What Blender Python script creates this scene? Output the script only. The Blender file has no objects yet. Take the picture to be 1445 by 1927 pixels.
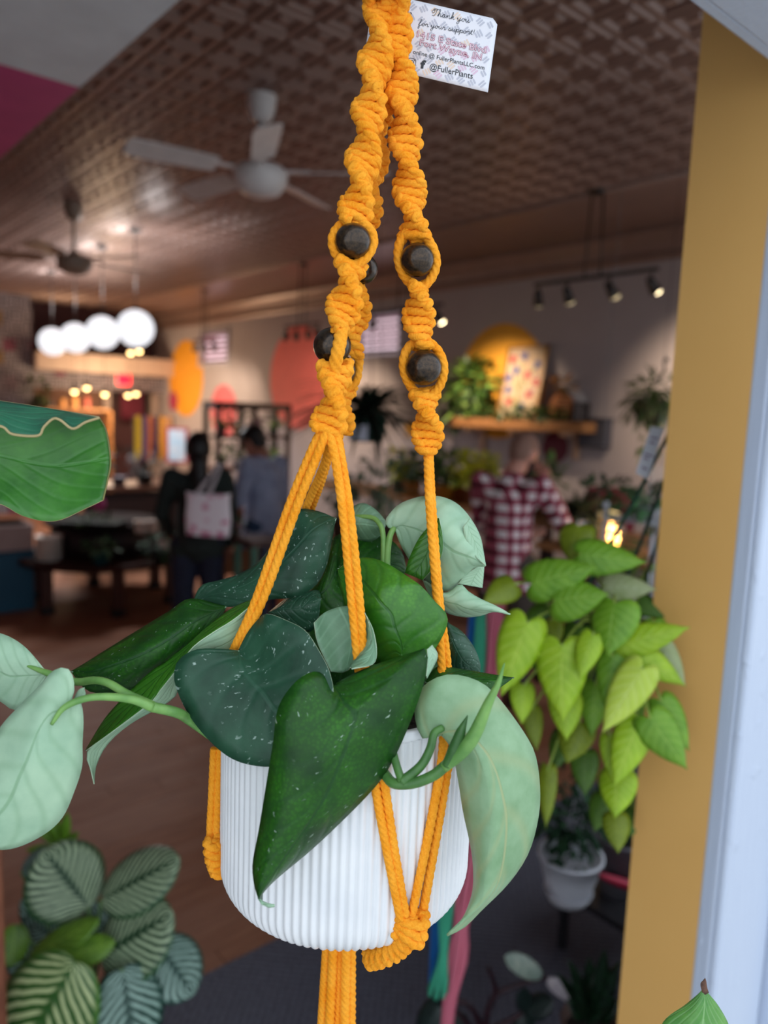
import bpy, bmesh, math, random
from mathutils import Vector, Matrix
import mathutils.noise as mnoise

random.seed(7)
scene = bpy.context.scene
col = scene.collection
R = math.radians
V = Vector

# ------------------------------------------------------------------ camera
F, CX, CY = 1420.0, 722.5, 963.5            # focal length and centre in pixels of the 1445x1927 frame
CAM = V((0, 0, 1.85))
YAW, PITCH, ROLL = R(40.5), R(7.5), 0.037
f0 = V((math.sin(YAW), math.cos(YAW), 0)); r0 = V((math.cos(YAW), -math.sin(YAW), 0)); Z = V((0, 0, 1))
fwd = f0*math.cos(PITCH) - Z*math.sin(PITCH)
up0 = f0*math.sin(PITCH) + Z*math.cos(PITCH)
rc = r0*math.cos(ROLL) + up0*math.sin(ROLL)
uc = up0*math.cos(ROLL) - r0*math.sin(ROLL)
cd = bpy.data.cameras.new('camera'); cam = bpy.data.objects.new('camera', cd); col.objects.link(cam)
cam.matrix_world = Matrix(((rc.x, uc.x, -fwd.x, CAM.x), (rc.y, uc.y, -fwd.y, CAM.y), (rc.z, uc.z, -fwd.z, CAM.z), (0, 0, 0, 1)))
cd.sensor_width = 36; cd.sensor_height = 36; cd.sensor_fit = 'VERTICAL'; cd.lens = F/1927*36
cd.clip_start = .02; cd.clip_end = 200
cd.dof.use_dof = True; cd.dof.focus_distance = .54; cd.dof.aperture_fstop = 4.0
scene.camera = cam

# ------------------------------------------------------------------ world, exposure
w = bpy.data.worlds.new('world'); scene.world = w; w.use_nodes = True
bg = w.node_tree.nodes['Background']; bg.inputs[0].default_value = (.82, .9, 1.0, 1); bg.inputs[1].default_value = 1.15
vs = scene.view_settings; vs.view_transform = 'Standard'; vs.look = 'None'; vs.gamma = 1; vs.use_curve_mapping = False
vs.exposure = 0.52

def lamp(kind, name, loc, power, color=(1, .85, .68), size=.05, target=None, angle=70, blend=.6):
    d = bpy.data.lights.new(name, kind); d.energy = power; d.color = color
    if kind in ('POINT', 'SPOT'): d.shadow_soft_size = size
    if kind == 'AREA': d.size = size
    if kind == 'SPOT': d.spot_size = R(angle); d.spot_blend = blend
    o = bpy.data.objects.new(name, d); col.objects.link(o); o.location = loc
    if target is not None: o.rotation_euler = (V(target)-V(loc)).to_track_quat('-Z', 'Y').to_euler()
    return o

# ------------------------------------------------------------------ pixel to place
def ray(px, py): return fwd + rc*((px-CX)/F) - uc*((py-CY)/F)
def W(px, py, h):
    v = ray(px, py); return CAM + v*(h/v.dot(f0))
def onX(px, py, X): v = ray(px, py); return CAM + v*((X-CAM.x)/v.x)
def onY(px, py, Y): v = ray(px, py); return CAM + v*((Y-CAM.y)/v.y)
def onZ(px, py, z): v = ray(px, py); return CAM + v*((z-CAM.z)/v.z)
def pxm(n, h): return n*h/F                 # n pixels at distance h, in metres

# ------------------------------------------------------------------ materials
def lin(c): return tuple(((x/255)/12.92 if x/255 <= .04045 else ((x/255+.055)/1.055)**2.4) for x in c)
def C(s): return lin(tuple(int(s[i:i+2], 16) for i in (0, 2, 4))) + (1,)
class Nodes:
    def __init__(s, name):
        s.m = bpy.data.materials.new(name); s.m.use_nodes = True; s.t = s.m.node_tree; s.b = s.t.nodes['Principled BSDF']
    def n(s, ty, **kw):
        q = s.t.nodes.new(ty)
        for k, v in kw.items():
            if k.startswith('i_'): q.inputs[k[2:].replace('_', ' ')].default_value = v
            elif k.startswith('n_'): q.inputs[int(k[2:])].default_value = v
            else: setattr(q, k, v)
        return q
    def l(s, a, b): s.t.links.new(a, b)
    def coord(s, what='Object', scale=(1, 1, 1), rot=(0, 0, 0)):
        tc = s.n('ShaderNodeTexCoord'); mp = s.n('ShaderNodeMapping'); mp.inputs['Scale'].default_value = scale; mp.inputs['Rotation'].default_value = rot
        s.l(tc.outputs[what], mp.inputs[0]); return mp.outputs[0]
    def noise(s, vec, scale, detail=3, rough=.55):
        q = s.n('ShaderNodeTexNoise'); q.inputs['Scale'].default_value = scale; q.inputs['Detail'].default_value = detail; q.inputs['Roughness'].default_value = rough
        s.l(vec, q.inputs['Vector']); return q.outputs['Fac']
    def math(s, op, a, b=None, c=None, clamp=False):
        q = s.n('ShaderNodeMath', operation=op, use_clamp=clamp)
        for i, x in enumerate((a, b, c)):
            if x is None: continue
            if isinstance(x, (int, float)): q.inputs[i].default_value = x
            else: s.l(x, q.inputs[i])
        return q.outputs[0]
    def mix(s, fac, a, b):
        q = s.n('ShaderNodeMix', data_type='RGBA')
        for sock, x in ((q.inputs[0], fac), (q.inputs[6], a), (q.inputs[7], b)):
            if isinstance(x, (int, float)): sock.default_value = x
            elif isinstance(x, tuple): sock.default_value = x
            else: s.l(x, sock)
        return q.outputs[2]
    def ramp(s, fac, lo, hi):
        q = s.n('ShaderNodeMapRange', clamp=True); s.l(fac, q.inputs[0]); q.inputs[1].default_value = lo; q.inputs[2].default_value = hi; return q.outputs[0]
    def uv(s):
        tc = s.n('ShaderNodeTexCoord'); sp = s.n('ShaderNodeSeparateXYZ'); s.l(tc.outputs['UV'], sp.inputs[0]); return sp.outputs[0], sp.outputs[1], tc.outputs['UV']
    def base(s, x):
        if isinstance(x, tuple): s.b.inputs['Base Color'].default_value = x
        else: s.l(x, s.b.inputs['Base Color'])
    def bump(s, hgt, strength=.3, dist=.001):
        q = s.n('ShaderNodeBump'); q.inputs['Strength'].default_value = strength; q.inputs['Distance'].default_value = dist
        s.l(hgt, q.inputs['Height']); s.l(q.outputs[0], s.b.inputs['Normal'])
MATS = {}
def M(hexc, rough=.6, hex2=None, scale=8, bump=None, metal=0, emit=0, spec=.5, detail=3, stretch=(1, 1, 1), trans=0, name=None, contrast=(.35, .65)):
    key = (hexc, rough, hex2, scale, bump, metal, emit, spec, stretch, trans)
    if key in MATS: return MATS[key]
    q = Nodes(name or 'surface_'+hexc); q.b.inputs['Roughness'].default_value = rough; q.b.inputs['Metallic'].default_value = metal
    q.b.inputs['Specular IOR Level'].default_value = spec
    vec = q.coord('Object', stretch)
    nz = q.noise(vec, scale, detail)
    if hex2: c = q.mix(q.ramp(nz, *contrast), C(hexc), C(hex2))
    else:
        a = C(hexc); d = tuple(min(1, x*.88) for x in a[:3])+(1,)
        c = q.mix(q.ramp(nz, .3, .7), a, d)
    q.base(c)
    if bump: q.bump(q.noise(vec, bump[0], 4), bump[1], bump[2] if len(bump) > 2 else .002)
    if emit:
        q.b.inputs['Emission Color'].default_value = C(hexc); q.b.inputs['Emission Strength'].default_value = emit
    if trans:
        tr = q.n('ShaderNodeBsdfTranslucent'); q.l(c, tr.inputs[0]) if not isinstance(c, tuple) else None
        mx = q.n('ShaderNodeMixShader'); mx.inputs[0].default_value = trans
        out = q.t.nodes['Material Output']; q.l(q.b.outputs[0], mx.inputs[1]); q.l(tr.outputs[0], mx.inputs[2]); q.l(mx.outputs[0], out.inputs[0])
    MATS[key] = q.m; return q.m

# ------------------------------------------------------------------ geometry
def cat(pts, n, closed=False):
    """Catmull-Rom through pts, n+1 points evenly spaced by length"""
    P = [V(p) for p in pts]
    if len(P) == 2: return [P[0].lerp(P[1], i/n) for i in range(n+1)]
    E = [P[0]*2-P[1]] + P + [P[-1]*2-P[-2]]
    dense = []
    for i in range(len(P)-1):
        a, b, c, d = E[i:i+4]
        for k in range(10):
            t = k/10; dense.append(.5*((2*b)+(c-a)*t+(2*a-5*b+4*c-d)*t*t+(3*b-a-3*c+d)*t**3))
    dense.append(P[-1])
    L = [0]
    for i in range(1, len(dense)): L.append(L[-1]+(dense[i]-dense[i-1]).length)
    out = []; j = 0
    for i in range(n+1):
        s = L[-1]*i/n
        while j < len(L)-2 and L[j+1] < s: j += 1
        g = L[j+1]-L[j]; out.append(dense[j].lerp(dense[j+1], (s-L[j])/g if g > 1e-12 else 0))
    return out
class MB:
    def __init__(s): s.v = []; s.f = []; s.mi = []; s.uv = []
    def add(s, vs, fs, mi=0, uv=None):
        o = len(s.v); s.v += [V(p) for p in vs]; s.f += [tuple(i+o for i in f) for f in fs]; s.mi += [mi]*len(fs)
        s.uv += uv if uv else [(p[0], p[1]) for p in vs]
        return s
    def box(s, c, size, rot=None, mi=0):
        c = V(c); hx, hy, hz = size[0]/2, size[1]/2, size[2]/2
        vs = [V((x, y, z)) for x in (-hx, hx) for y in (-hy, hy) for z in (-hz, hz)]
        if rot is not None: vs = [rot @ p for p in vs]
        return s.add([p+c for p in vs], [(0, 1, 3, 2), (4, 6, 7, 5), (0, 4, 5, 1), (2, 3, 7, 6), (0, 2, 6, 4), (1, 5, 7, 3)], mi)
    def bb(s, x0, x1, y0, y1, z0, z1, mi=0): return s.box(((x0+x1)/2, (y0+y1)/2, (z0+z1)/2), (abs(x1-x0), abs(y1-y0), abs(z1-z0)), None, mi)
    def bevbox(s, c, size, b=.01, rot=None, mi=0):
        bm = bmesh.new(); bmesh.ops.create_cube(bm, size=1)
        for q in bm.verts: q.co = V((q.co.x*size[0], q.co.y*size[1], q.co.z*size[2]))
        bmesh.ops.bevel(bm, geom=bm.edges[:], offset=b, segments=2, affect='EDGES', profile=.5)
        bm.verts.index_update()
        vs = [(rot @ q.co if rot is not None else q.co)+V(c) for q in bm.verts]; fs = [tuple(q.index for q in f.verts) for f in bm.faces]; bm.free()
        return s.add(vs, fs, mi)
    def tube(s, path, r, n=8, mi=0, cap=True, lobes=0, amp=.14, tw=0, up=None):
        P = [V(p) for p in path]; N = len(P)
        rr = r if isinstance(r, (list, tuple)) else [r]*N
        if len(rr) != N: rr = [rr[min(int(i/(N-1)*(len(rr)-1)), len(rr)-2)]*(1-(i/(N-1)*(len(rr)-1) % 1 if i < N-1 else 1)) + rr[min(int(i/(N-1)*(len(rr)-1)), len(rr)-2)+1]*(i/(N-1)*(len(rr)-1) % 1 if i < N-1 else 1) for i in range(N)]
        t = (P[1]-P[0]).normalized(); u = V(up) if up else (V((0, 0, 1)) if abs(t.z) < .9 else V((1, 0, 0)))
        u = (u-t*u.dot(t)).normalized(); vs = []; uvs = []; ln = 0
        for i in range(N):
            if i: ln += (P[i]-P[i-1]).length
            tt = (P[min(i+1, N-1)]-P[max(i-1, 0)])
            tt = tt.normalized() if tt.length > 1e-9 else t
            u = u-tt*u.dot(tt); u = u.normalized() if u.length > 1e-6 else tt.orthogonal().normalized(); b = tt.cross(u); t = tt
            for k in range(n):
                a = 2*math.pi*k/n; q = rr[i]
                if lobes: q *= 1-amp+amp*abs(math.cos((lobes*a+tw*ln)/2))**.55*1.12
                vs.append(P[i]+u*(math.cos(a)*q)+b*(math.sin(a)*q)); uvs.append((ln, k/n))
        fs = [(i*n+k, i*n+(k+1) % n, (i+1)*n+(k+1) % n, (i+1)*n+k) for i in range(N-1) for k in range(n)]
        if cap: fs += [tuple(range(n-1, -1, -1)), tuple((N-1)*n+k for k in range(n))]
        return s.add(vs, fs, mi, uvs)
    def cyl(s, p0, p1, r0_, r1_=None, n=16, mi=0): return s.tube([p0, p1], [r0_, r0_ if r1_ is None else r1_], n, mi)
    def lathe(s, prof, c=(0, 0, 0), n=32, mi=0, rib=0, ribamp=0, cap=False):
        c = V(c); vs = []
        for (r_, z) in prof:
            for k in range(n):
                a = 2*math.pi*k/n; q = r_
                if rib and r_ > 0: q += ribamp*(abs(math.sin(rib*a/2))-.6)
                vs.append(c+V((q*math.cos(a), q*math.sin(a), z)))
        N = len(prof); fs = [(i*n+k, i*n+(k+1) % n, (i+1)*n+(k+1) % n, (i+1)*n+k) for i in range(N-1) for k in range(n)]
        if cap: fs += [tuple(range(n-1, -1, -1)), tuple((N-1)*n+k for k in range(n))]
        return s.add(vs, fs, mi)
    def ball(s, c, r, seg=16, rot=None, mi=0):
        if not isinstance(r, (tuple, list)): r = (r, r, r)
        c = V(c); vs = [V((0, 0, r[2]))]; rg = seg//2
        for i in range(1, rg):
            a = math.pi*i/rg
            for k in range(seg):
                b = 2*math.pi*k/seg; vs.append(V((r[0]*math.sin(a)*math.cos(b), r[1]*math.sin(a)*math.sin(b), r[2]*math.cos(a))))
        vs.append(V((0, 0, -r[2]))); L = len(vs)-1
        fs = [(0, 1+k, 1+(k+1) % seg) for k in range(seg)]
        for i in range(rg-2): fs += [(1+i*seg+k, 1+(i+1)*seg+k, 1+(i+1)*seg+(k+1) % seg, 1+i*seg+(k+1) % seg) for k in range(seg)]
        fs += [(L, 1+(rg-2)*seg+(k+1) % seg, 1+(rg-2)*seg+k) for k in range(seg)]
        if rot is not None: vs = [rot @ p for p in vs]
        return s.add([p+c for p in vs], fs, mi)
    def cap2(s, p0, p1, ra, rb, seg=10):
        s.ball(p0, ra, seg); s.ball(p1, rb, seg); return s.tube([p0, p1], [ra, rb], seg)
    def grid(s, rows, uvr, thick=.0006, mats=(0, 1, 2), flip=False):
        """sheet with real thickness: rows of points; upper face, lower face and rim get their own material slots"""
        n, m = len(rows), len(rows[0]); nor = []
        for i in range(n):
            for j in range(m):
                a = rows[min(i+1, n-1)][j]-rows[max(i-1, 0)][j]; b = rows[i][min(j+1, m-1)]-rows[i][max(j-1, 0)]
                q = a.cross(b)
                if q.length < 1e-12:
                    i2 = min(max(i, 1), n-2); j2 = min(max(j, 1), m-2)
                    q = (rows[i2+1][j2]-rows[i2-1][j2]).cross(rows[i2][j2+1]-rows[i2][j2-1])
                q = q.normalized() if q.length > 1e-14 else V((0, 0, 1))
                nor.append(-q if flip else q)
        A = [rows[i][j] for i in range(n) for j in range(m)]; B = [A[k]-nor[k]*thick for k in range(n*m)]
        up = [(i*m+j, (i+1)*m+j, (i+1)*m+j+1, i*m+j+1) for i in range(n-1) for j in range(m-1)]
        if flip: up = [f[::-1] for f in up]
        dn = [tuple(k+n*m for k in f[::-1]) for f in up]
        ring = [j for j in range(m)]+[i*m+m-1 for i in range(1, n)]+[(n-1)*m+j for j in range(m-2, -1, -1)]+[i*m for i in range(n-2, 0, -1)]
        rim = [(ring[k], ring[(k+1) % len(ring)], ring[(k+1) % len(ring)]+n*m, ring[k]+n*m) for k in range(len(ring))]
        if flip: rim = [f[::-1] for f in rim]
        o = len(s.v); s.v += A+B; s.uv += uvr+uvr
        for fs, mi in ((up, mats[0]), (dn, mats[1]), (rim, mats[2])):
            s.f += [tuple(i+o for i in f) for f in fs]; s.mi += [mi]*len(fs)
        return s
ORG = {}
def link(name, me, parent, org):
    o = bpy.data.objects.new(name, me); col.objects.link(o)
    if parent is not None: o.parent = parent; o.location = org-ORG[parent.name]
    else: o.location = org
    ORG[o.name] = org; return o
def obj(name, mb, mats, parent=None, smooth=True, org=None):
    me = bpy.data.meshes.new(name)
    if not isinstance(mats, (list, tuple)): mats = [mats]
    if org is None:
        if parent is not None: org = ORG[parent.name]
        else:
            xs = [p.x for p in mb.v]; ys = [p.y for p in mb.v]; zs = [p.z for p in mb.v]
            org = V(((min(xs)+max(xs))/2, (min(ys)+max(ys))/2, min(zs)))
    me.from_pydata([p-org for p in mb.v], [], mb.f)
    for m in mats: me.materials.append(m)
    if len(mats) > 1: me.polygons.foreach_set('material_index', [min(i, len(mats)-1) for i in mb.mi])
    if smooth: me.polygons.foreach_set('use_smooth', [True]*len(mb.f))
    if len(mb.uv) == len(mb.v):
        uvl = me.uv_layers.new(name='uv'); buf = []
        for f in mb.f:
            for i in f: buf += mb.uv[i]
        uvl.data.foreach_set('uv', buf)
    me.update()
    if smooth == 'auto': pass
    return link(name, me, parent, org)
def tag(o, label=None, cat_=None, group=None, kind=None):
    if label: o['label'] = label
    if cat_: o['category'] = cat_
    if group: o['group'] = group
    if kind: o['kind'] = kind
    return o
def thing(name, label, cat_, loc, group=None):
    o = bpy.data.objects.new(name, None); col.objects.link(o); o.location = V(loc); o.empty_display_size = .05; ORG[o.name] = V(loc)
    return tag(o, label, cat_, group)
def struct(name, mb, m, parent=None, smooth=False):
    o = obj(name, mb, m, parent, smooth)
    if parent is None: o['kind'] = 'structure'
    return o
def share(src, name, parent, loc, rot=None):
    o = bpy.data.objects.new(name, src.data); col.objects.link(o); o.parent = parent; o.location = V(loc)-ORG[parent.name]; ORG[o.name] = V(loc)
    if rot: o.rotation_euler = rot
    return o

# ================================================================== special materials
def leaf_mat(name, dark, light, vein, fleck=None, nveins=9, slant=1.6, rough=.38, veinamt=.25, trans=0, fleckcut=.66, spec=.5, bump=.35, cells=0):
    q = Nodes(name); u, v, uv = q.uv()
    av = q.math('ABSOLUTE', q.math('SUBTRACT', v, .5))
    ph = q.math('SUBTRACT', q.math('MULTIPLY', u, nveins), q.math('MULTIPLY', av, slant*nveins*.35))
    sv = q.math('POWER', q.math('ABSOLUTE', q.math('SINE', q.math('MULTIPLY', ph, math.pi))), 10)
    ob = q.coord('Object'); nz = q.noise(ob, 38, 4)
    base = q.mix(q.ramp(nz, .3, .72), C(dark), C(light))
    if cells:
        vo = q.n('ShaderNodeTexVoronoi'); vo.inputs['Scale'].default_value = cells; q.l(ob, vo.inputs['Vector'])
        base = q.mix(q.math('MULTIPLY', q.ramp(vo.outputs['Distance'], .2, .62), .5), base, C(dark))
    base = q.mix(q.math('MULTIPLY', sv, veinamt), base, C(vein))
    mid = q.ramp(av, .022, .008); base = q.mix(q.math('MULTIPLY', mid, min(1, veinamt*2.2)), base, C(vein))
    if fleck:
        mp = q.n('ShaderNodeMapping'); mp.inputs['Scale'].default_value = (26, 11, 1); mp.inputs['Rotation'].default_value = (0, 0, .5); q.l(uv, mp.inputs[0])
        f1 = q.noise(mp.outputs[0], 1.6, 2); f2 = q.noise(uv, 5, 1)
        fk = q.math('MULTIPLY', q.ramp(f1, fleckcut, fleckcut+.05), q.ramp(f2, .46, .6)); base = q.mix(q.math('MULTIPLY', fk, .8), base, C(fleck))
    q.base(base); q.b.inputs['Roughness'].default_value = rough; q.b.inputs['Specular IOR Level'].default_value = spec
    hh = q.math('ADD', q.math('MULTIPLY', sv, -1.0), q.math('MULTIPLY', mid, -1.2)); hh = q.math('ADD', hh, q.math('MULTIPLY', q.noise(ob, 160, 2), .8))
    q.bump(hh, bump, .0009)
    if trans:
        tr = q.n('ShaderNodeBsdfTranslucent'); q.l(base, tr.inputs[0])
        mx = q.n('ShaderNodeMixShader'); mx.inputs[0].default_value = trans
        out = q.t.nodes['Material Output']; q.l(q.b.outputs[0], mx.inputs[1]); q.l(tr.outputs[0], mx.inputs[2]); q.l(mx.outputs[0], out.inputs[0])
    return q.m
def stripe_leaf(name, dark, pale, edge, n=11, rough=.42):
    q = Nodes(name); u, v, uv = q.uv(); av = q.math('ABSOLUTE', q.math('SUBTRACT', v, .5))
    ph = q.math('SUBTRACT', q.math('MULTIPLY', u, n), q.math('MULTIPLY', av, n*.75))
    nz = q.noise(uv, 7, 2)
    s1 = q.math('SINE', q.math('MULTIPLY', q.math('ADD', ph, q.math('MULTIPLY', nz, .5)), 2*math.pi))
    st = q.ramp(s1, -.15, .5)
    fade = q.math('MULTIPLY', q.ramp(av, .015, .07), q.ramp(av, .49, .40))
    c = q.mix(q.math('MULTIPLY', st, fade), C(dark), C(pale)); c = q.mix(q.math('MULTIPLY', q.ramp(av, .44, .49), .6), c, C(edge))
    q.base(c); q.b.inputs['Roughness'].default_value = rough; q.bump(s1, .3, .002); return q.m
def rope_mat(name, a, b):
    q = Nodes(name); ob = q.coord('Object'); u, v, uv = q.uv()
    mp = q.n('ShaderNodeMapping'); mp.inputs['Scale'].default_value = (60, 14, 1); q.l(uv, mp.inputs[0])
    n1 = q.noise(ob, 900, 2); n2 = q.noise(ob, 60, 2)
    q.base(q.mix(q.ramp(q.math('ADD', q.math('MULTIPLY', n1, .5), q.math('MULTIPLY', n2, .5)), .35, .65), C(a), C(b)))
    q.b.inputs['Roughness'].default_value = .9; q.b.inputs['Specular IOR Level'].default_value = .15
    q.b.inputs['Sheen Weight'].default_value = .25; q.b.inputs['Sheen Tint'].default_value = C(b)
    q.bump(n1, .5, .0006); return q.m
mTop = leaf_mat('leaf_upper_side', '103a10', '2f6c14', '14401a', fleck='9fb7a4', nveins=7, rough=.4, veinamt=.3, cells=420, spec=.3)
mTopB = leaf_mat('leaf_upper_side_blue', '183c2a', '2c573f', '345e48', fleck='a9c0b4', nveins=6, rough=.42, veinamt=.2, fleckcut=.63, spec=.35)
mTopG = leaf_mat('leaf_upper_side_fresh', '2a6614', '4a8a22', '245a1c', fleck='86a986', nveins=7, rough=.34, veinamt=.35, fleckcut=.75, cells=380)
mBack = leaf_mat('leaf_under_side', '93b99a', 'aecfae', '80a882', nveins=6, rough=.5, veinamt=.35, bump=.25)
mBackD = leaf_mat('leaf_under_side_shaded', '5f8668', '7ea684', '8db795', nveins=5, rough=.5, veinamt=.3, bump=.25)  # darker copy of the underside, shade of curled and rear leaves in its colour
mRim = M('b9d0b0', .5)
mStem = M('7fae5c', .42, '5f9148', 60, bump=(200, .15))
mStemD = M('4f7f3c', .42, '36622e', 60, bump=(200, .15))
mRope = rope_mat('orange_cotton_cord', 'f39418', 'ffb038')
mWhiteGloss = M('eceef0', .3, 'e4e7ea', 30, spec=.5)
mSoil = M('2b1d14', .95, '120c08', 120, bump=(90, 1, .01))

# ================================================================== the room
RW, FW, CZ, FRY = 6.0, 13.8, 3.5, .64       # right wall, far wall, ceiling height, inner face of the front wall
# --- floor boards
q = Nodes('floor_board'); ob = q.coord('Object', (1.2, 14, 14)); inf = q.n('ShaderNodeObjectInfo')
g = q.noise(ob, 5, 5, .6); cc = q.mix(q.ramp(g, .3, .72), C('74452f'), C('a06a4a'))
cc = q.mix(q.math('MULTIPLY', inf.outputs['Random'], .55), cc, C('a07660')); q.base(cc); q.b.inputs['Roughness'].default_value = .7; q.b.inputs['Specular IOR Level'].default_value = .25; q.bump(g, .12, .002)
mBoard = q.m
floor = struct('floor', MB().bb(-1.6, RW, FRY, FW, -.2, -.021), M('1d120e', .9))
bw, lens = .083, (1.3, 1.75, 2.2)
protos = [None]*3
rnd = random.Random(3)
boards = []
y = 2.06
while y < FW-.05:
    x = -1.6 + rnd.uniform(-1, 0)
    while x < RW:
        k = rnd.randrange(3); L = lens[k]
        if x+L > -1.6: boards.append((x, L, k, y))
        x += L+.0015
    y += bw
def clipb(b): return max(b[0], -1.6), min(b[0]+b[1], RW)
def nearness(b):
    x0, x1 = clipb(b); c = V(((x0+x1)/2, b[3], 0))-CAM; d = c.dot(fwd); lat = c.dot(r0)/max(.1, c.dot(f0))
    return c.length + (50 if abs(lat) > .75 else 0)
boards.sort(key=nearness)
rest = MB()
for i, b in enumerate(boards):
    x0, x1 = clipb(b); full = abs((x1-x0)-b[1]) < 1e-6
    z = -.02+rnd.uniform(-.0006, .0006)
    if i < 290:
        if full:
            k = b[2]; org = V((x0, b[3], z))
            if protos[k] is None: protos[k] = obj('plank', MB().bb(x0+.001, x1-.001, b[3]+.001, b[3]+bw-.001, z, z+.02), mBoard, floor, False, org)
            else: share(protos[k], 'plank', floor, org)
        else: obj('plank', MB().bb(x0+.001, x1-.001, b[3]+.001, b[3]+bw-.001, z, z+.02), mBoard, floor, False, V((x0, b[3], z)))
    else: rest.bb(x0+.001, x1-.001, b[3]+.001, b[3]+bw-.001, z, z+.02)
tag(obj('far_planks', rest, mBoard, floor, False), kind='stuff')
# --- entrance mat
q = Nodes('entrance_mat'); vec = q.coord('Object', (1, 1, 1), (0, 0, R(45)))
ck = q.n('ShaderNodeTexVoronoi'); ck.inputs['Scale'].default_value = 45; ck.inputs['Randomness'].default_value = .15; q.l(vec, ck.inputs['Vector'])
q.base(q.mix(q.ramp(ck.outputs['Distance'], .15, .6), C('686a78'), C('383a46'))); q.b.inputs['Roughness'].default_value = .75; q.bump(ck.outputs['Distance'], .9, .006)
struct('floor_mat', MB().bb(-1.6, RW, FRY, 2.055, -.02, .006), q.m)
struct('floor_sidewalk', MB().bb(-7, 9, -8, FRY, -.2, -.02), M('cfcdc8', .9, 'bebcb6', 6, bump=(60, .3)))
# --- side walls
q = Nodes('grey_wall_paint'); nz = q.noise(q.coord('Object'), 2.5, 3); q.base(q.mix(nz, C('b2a7a7'), C('a69a9a'))); q.b.inputs['Roughness'].default_value = .7
q.bump(q.noise(q.coord('Object'), 90, 3), .08, .003); mWall = q.m
# right wall with two high windows
wins = []
for (x0, y0, x1, y1) in ((672, 590, 752, 668), (378, 626, 429, 684)):
    a = onX(x0, y0, RW); b = onX(x1, y1, RW); a2 = onX(x0, y1, RW); b2 = onX(x1, y0, RW)
    ys = sorted((a.y, b.y)); zz = ((a.z+b2.z)/2, (a2.z+b.z)/2); wins.append((ys[0], ys[1], min(zz), max(zz)))
wins.sort()
mbw = MB(); cut = [FRY-.13] + [v for wn in wins for v in wn[:2]] + [FW+.2]
for i in range(0, len(cut), 2): mbw.bb(RW, RW+.2, cut[i], cut[i+1], -.2, CZ+.1)
for wn in wins: mbw.bb(RW, RW+.2, wn[0], wn[1], -.2, wn[2]).bb(RW, RW+.2, wn[0], wn[1], wn[3], CZ+.1)
wallR = struct('wall_right', mbw, mWall)
for i, wn in enumerate(wins):
    y0, y1, z0, z1 = wn
    fr = MB(); t = .05
    fr.bb(RW-.03, RW+.12, y0-t, y1+t, z1, z1+t).bb(RW-.03, RW+.12, y0-t, y1+t, z0-t, z0).bb(RW-.03, RW+.12, y0-t, y0, z0, z1).bb(RW-.03, RW+.12, y1, y1+t, z0, z1)
    wo = struct('window_%d' % (i+1), fr, M('b8b0b4', .5))
    obj('pane', MB().bb(RW+.1, RW+.11, y0, y1, z0, z1), M('f3dfe9', .5, emit=.75), wo, False)
    ns = 6
    for k in range(ns):
        zc = z0+(k+.5)*(z1-z0)/ns
        obj('blind_slat', MB().box((RW+.05, (y0+y1)/2, zc), (.075, y1-y0-.01, .008), Matrix.Rotation(R(30), 3, 'Y')), M('a9808f', .6), wo, False)
# painted circles on the right wall
def circle(px, py, top, hexc, rname='painted_circle', lab=None, X=RW-.004):
    c = onX(px, py, X); r_ = abs(onX(px, top, X).z-c.z); n = 72
    mb = MB(); ring = [V((X, c.y+r_*math.cos(2*math.pi*k/n), c.z+r_*math.sin(2*math.pi*k/n))) for k in range(n)]
    mb.add(ring+[p+V((.003, 0, 0)) for p in ring], [tuple(range(n))[::-1], tuple(n+k for k in range(n))]+[(k, (k+1) % n, n+(k+1) % n, n+k) for k in range(n)])
    o = obj(rname, mb, M(hexc, .65), wallR, False)
    if lab: o['label'] = lab
circle(940, 718, 609, 'e8a32c', lab='large golden yellow painted wall circle')
circle(560, 711, 612, 'f0736c', lab='large coral pink painted wall circle')
circle(349, 712, 640, 'eda126', lab='golden yellow painted wall circle near the far corner')
circle(420, 775, 724, 'e0656c', lab='coral painted wall circle behind the dark shelf', X=RW-.0045)
circle(326, 755, 737, 'b23a5c', lab='small magenta painted wall circle', X=RW-.008)
circle(1044, 842, 812, '6b1f33', lab='maroon painted wall circle below the shelf', X=RW-.0045)
circle(772, 806, 790, 'e8a32c', lab='small yellow painted wall circle')
# left and far walls
struct('wall_left', MB().bb(-1.8, -1.6, FRY-.13, FW+.2, -.2, CZ+.1), M('a99f9e', .7))
mMaroon = M('3d1a20', .7)
mCream = M('cbb3a2', .6)
q = Nodes('linear_wallpaper')                        # short black and white bars, some coloured patches
vec = q.coord('Object'); sp = q.n('ShaderNodeSeparateXYZ'); q.l(vec, sp.inputs[0])
ck = q.n('ShaderNodeTexChecker'); ck.inputs['Scale'].default_value = 5.2
cmb = q.n('ShaderNodeCombineXYZ'); q.l(sp.outputs[0], cmb.inputs[0]); q.l(sp.outputs[2], cmb.inputs[1]); cmb.inputs[2].default_value = .05; q.l(cmb.outputs[0], ck.inputs[0])
sx = q.ramp(q.math('SINE', q.math('MULTIPLY', sp.outputs[0], 105)), -.1, .1); sz = q.ramp(q.math('SINE', q.math('MULTIPLY', sp.outputs[2], 105)), -.1, .1)
bars = q.mix(ck.outputs['Fac'], sx, sz)
sn = q.n('ShaderNodeVectorMath', operation='SNAP'); q.l(cmb.outputs[0], sn.inputs[0]); sn.inputs[1].default_value = (.2, .2, .2)
wn_ = q.n('ShaderNodeTexWhiteNoise'); q.l(sn.outputs[0], wn_.inputs[0]); n1 = wn_.outputs['Value']
patch = q.mix(q.ramp(n1, .93, .94), C('9a4f68'), C('b08a4a'))
light = q.mix(q.ramp(n1, .86, .87), C('a79ea4'), patch)
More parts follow.
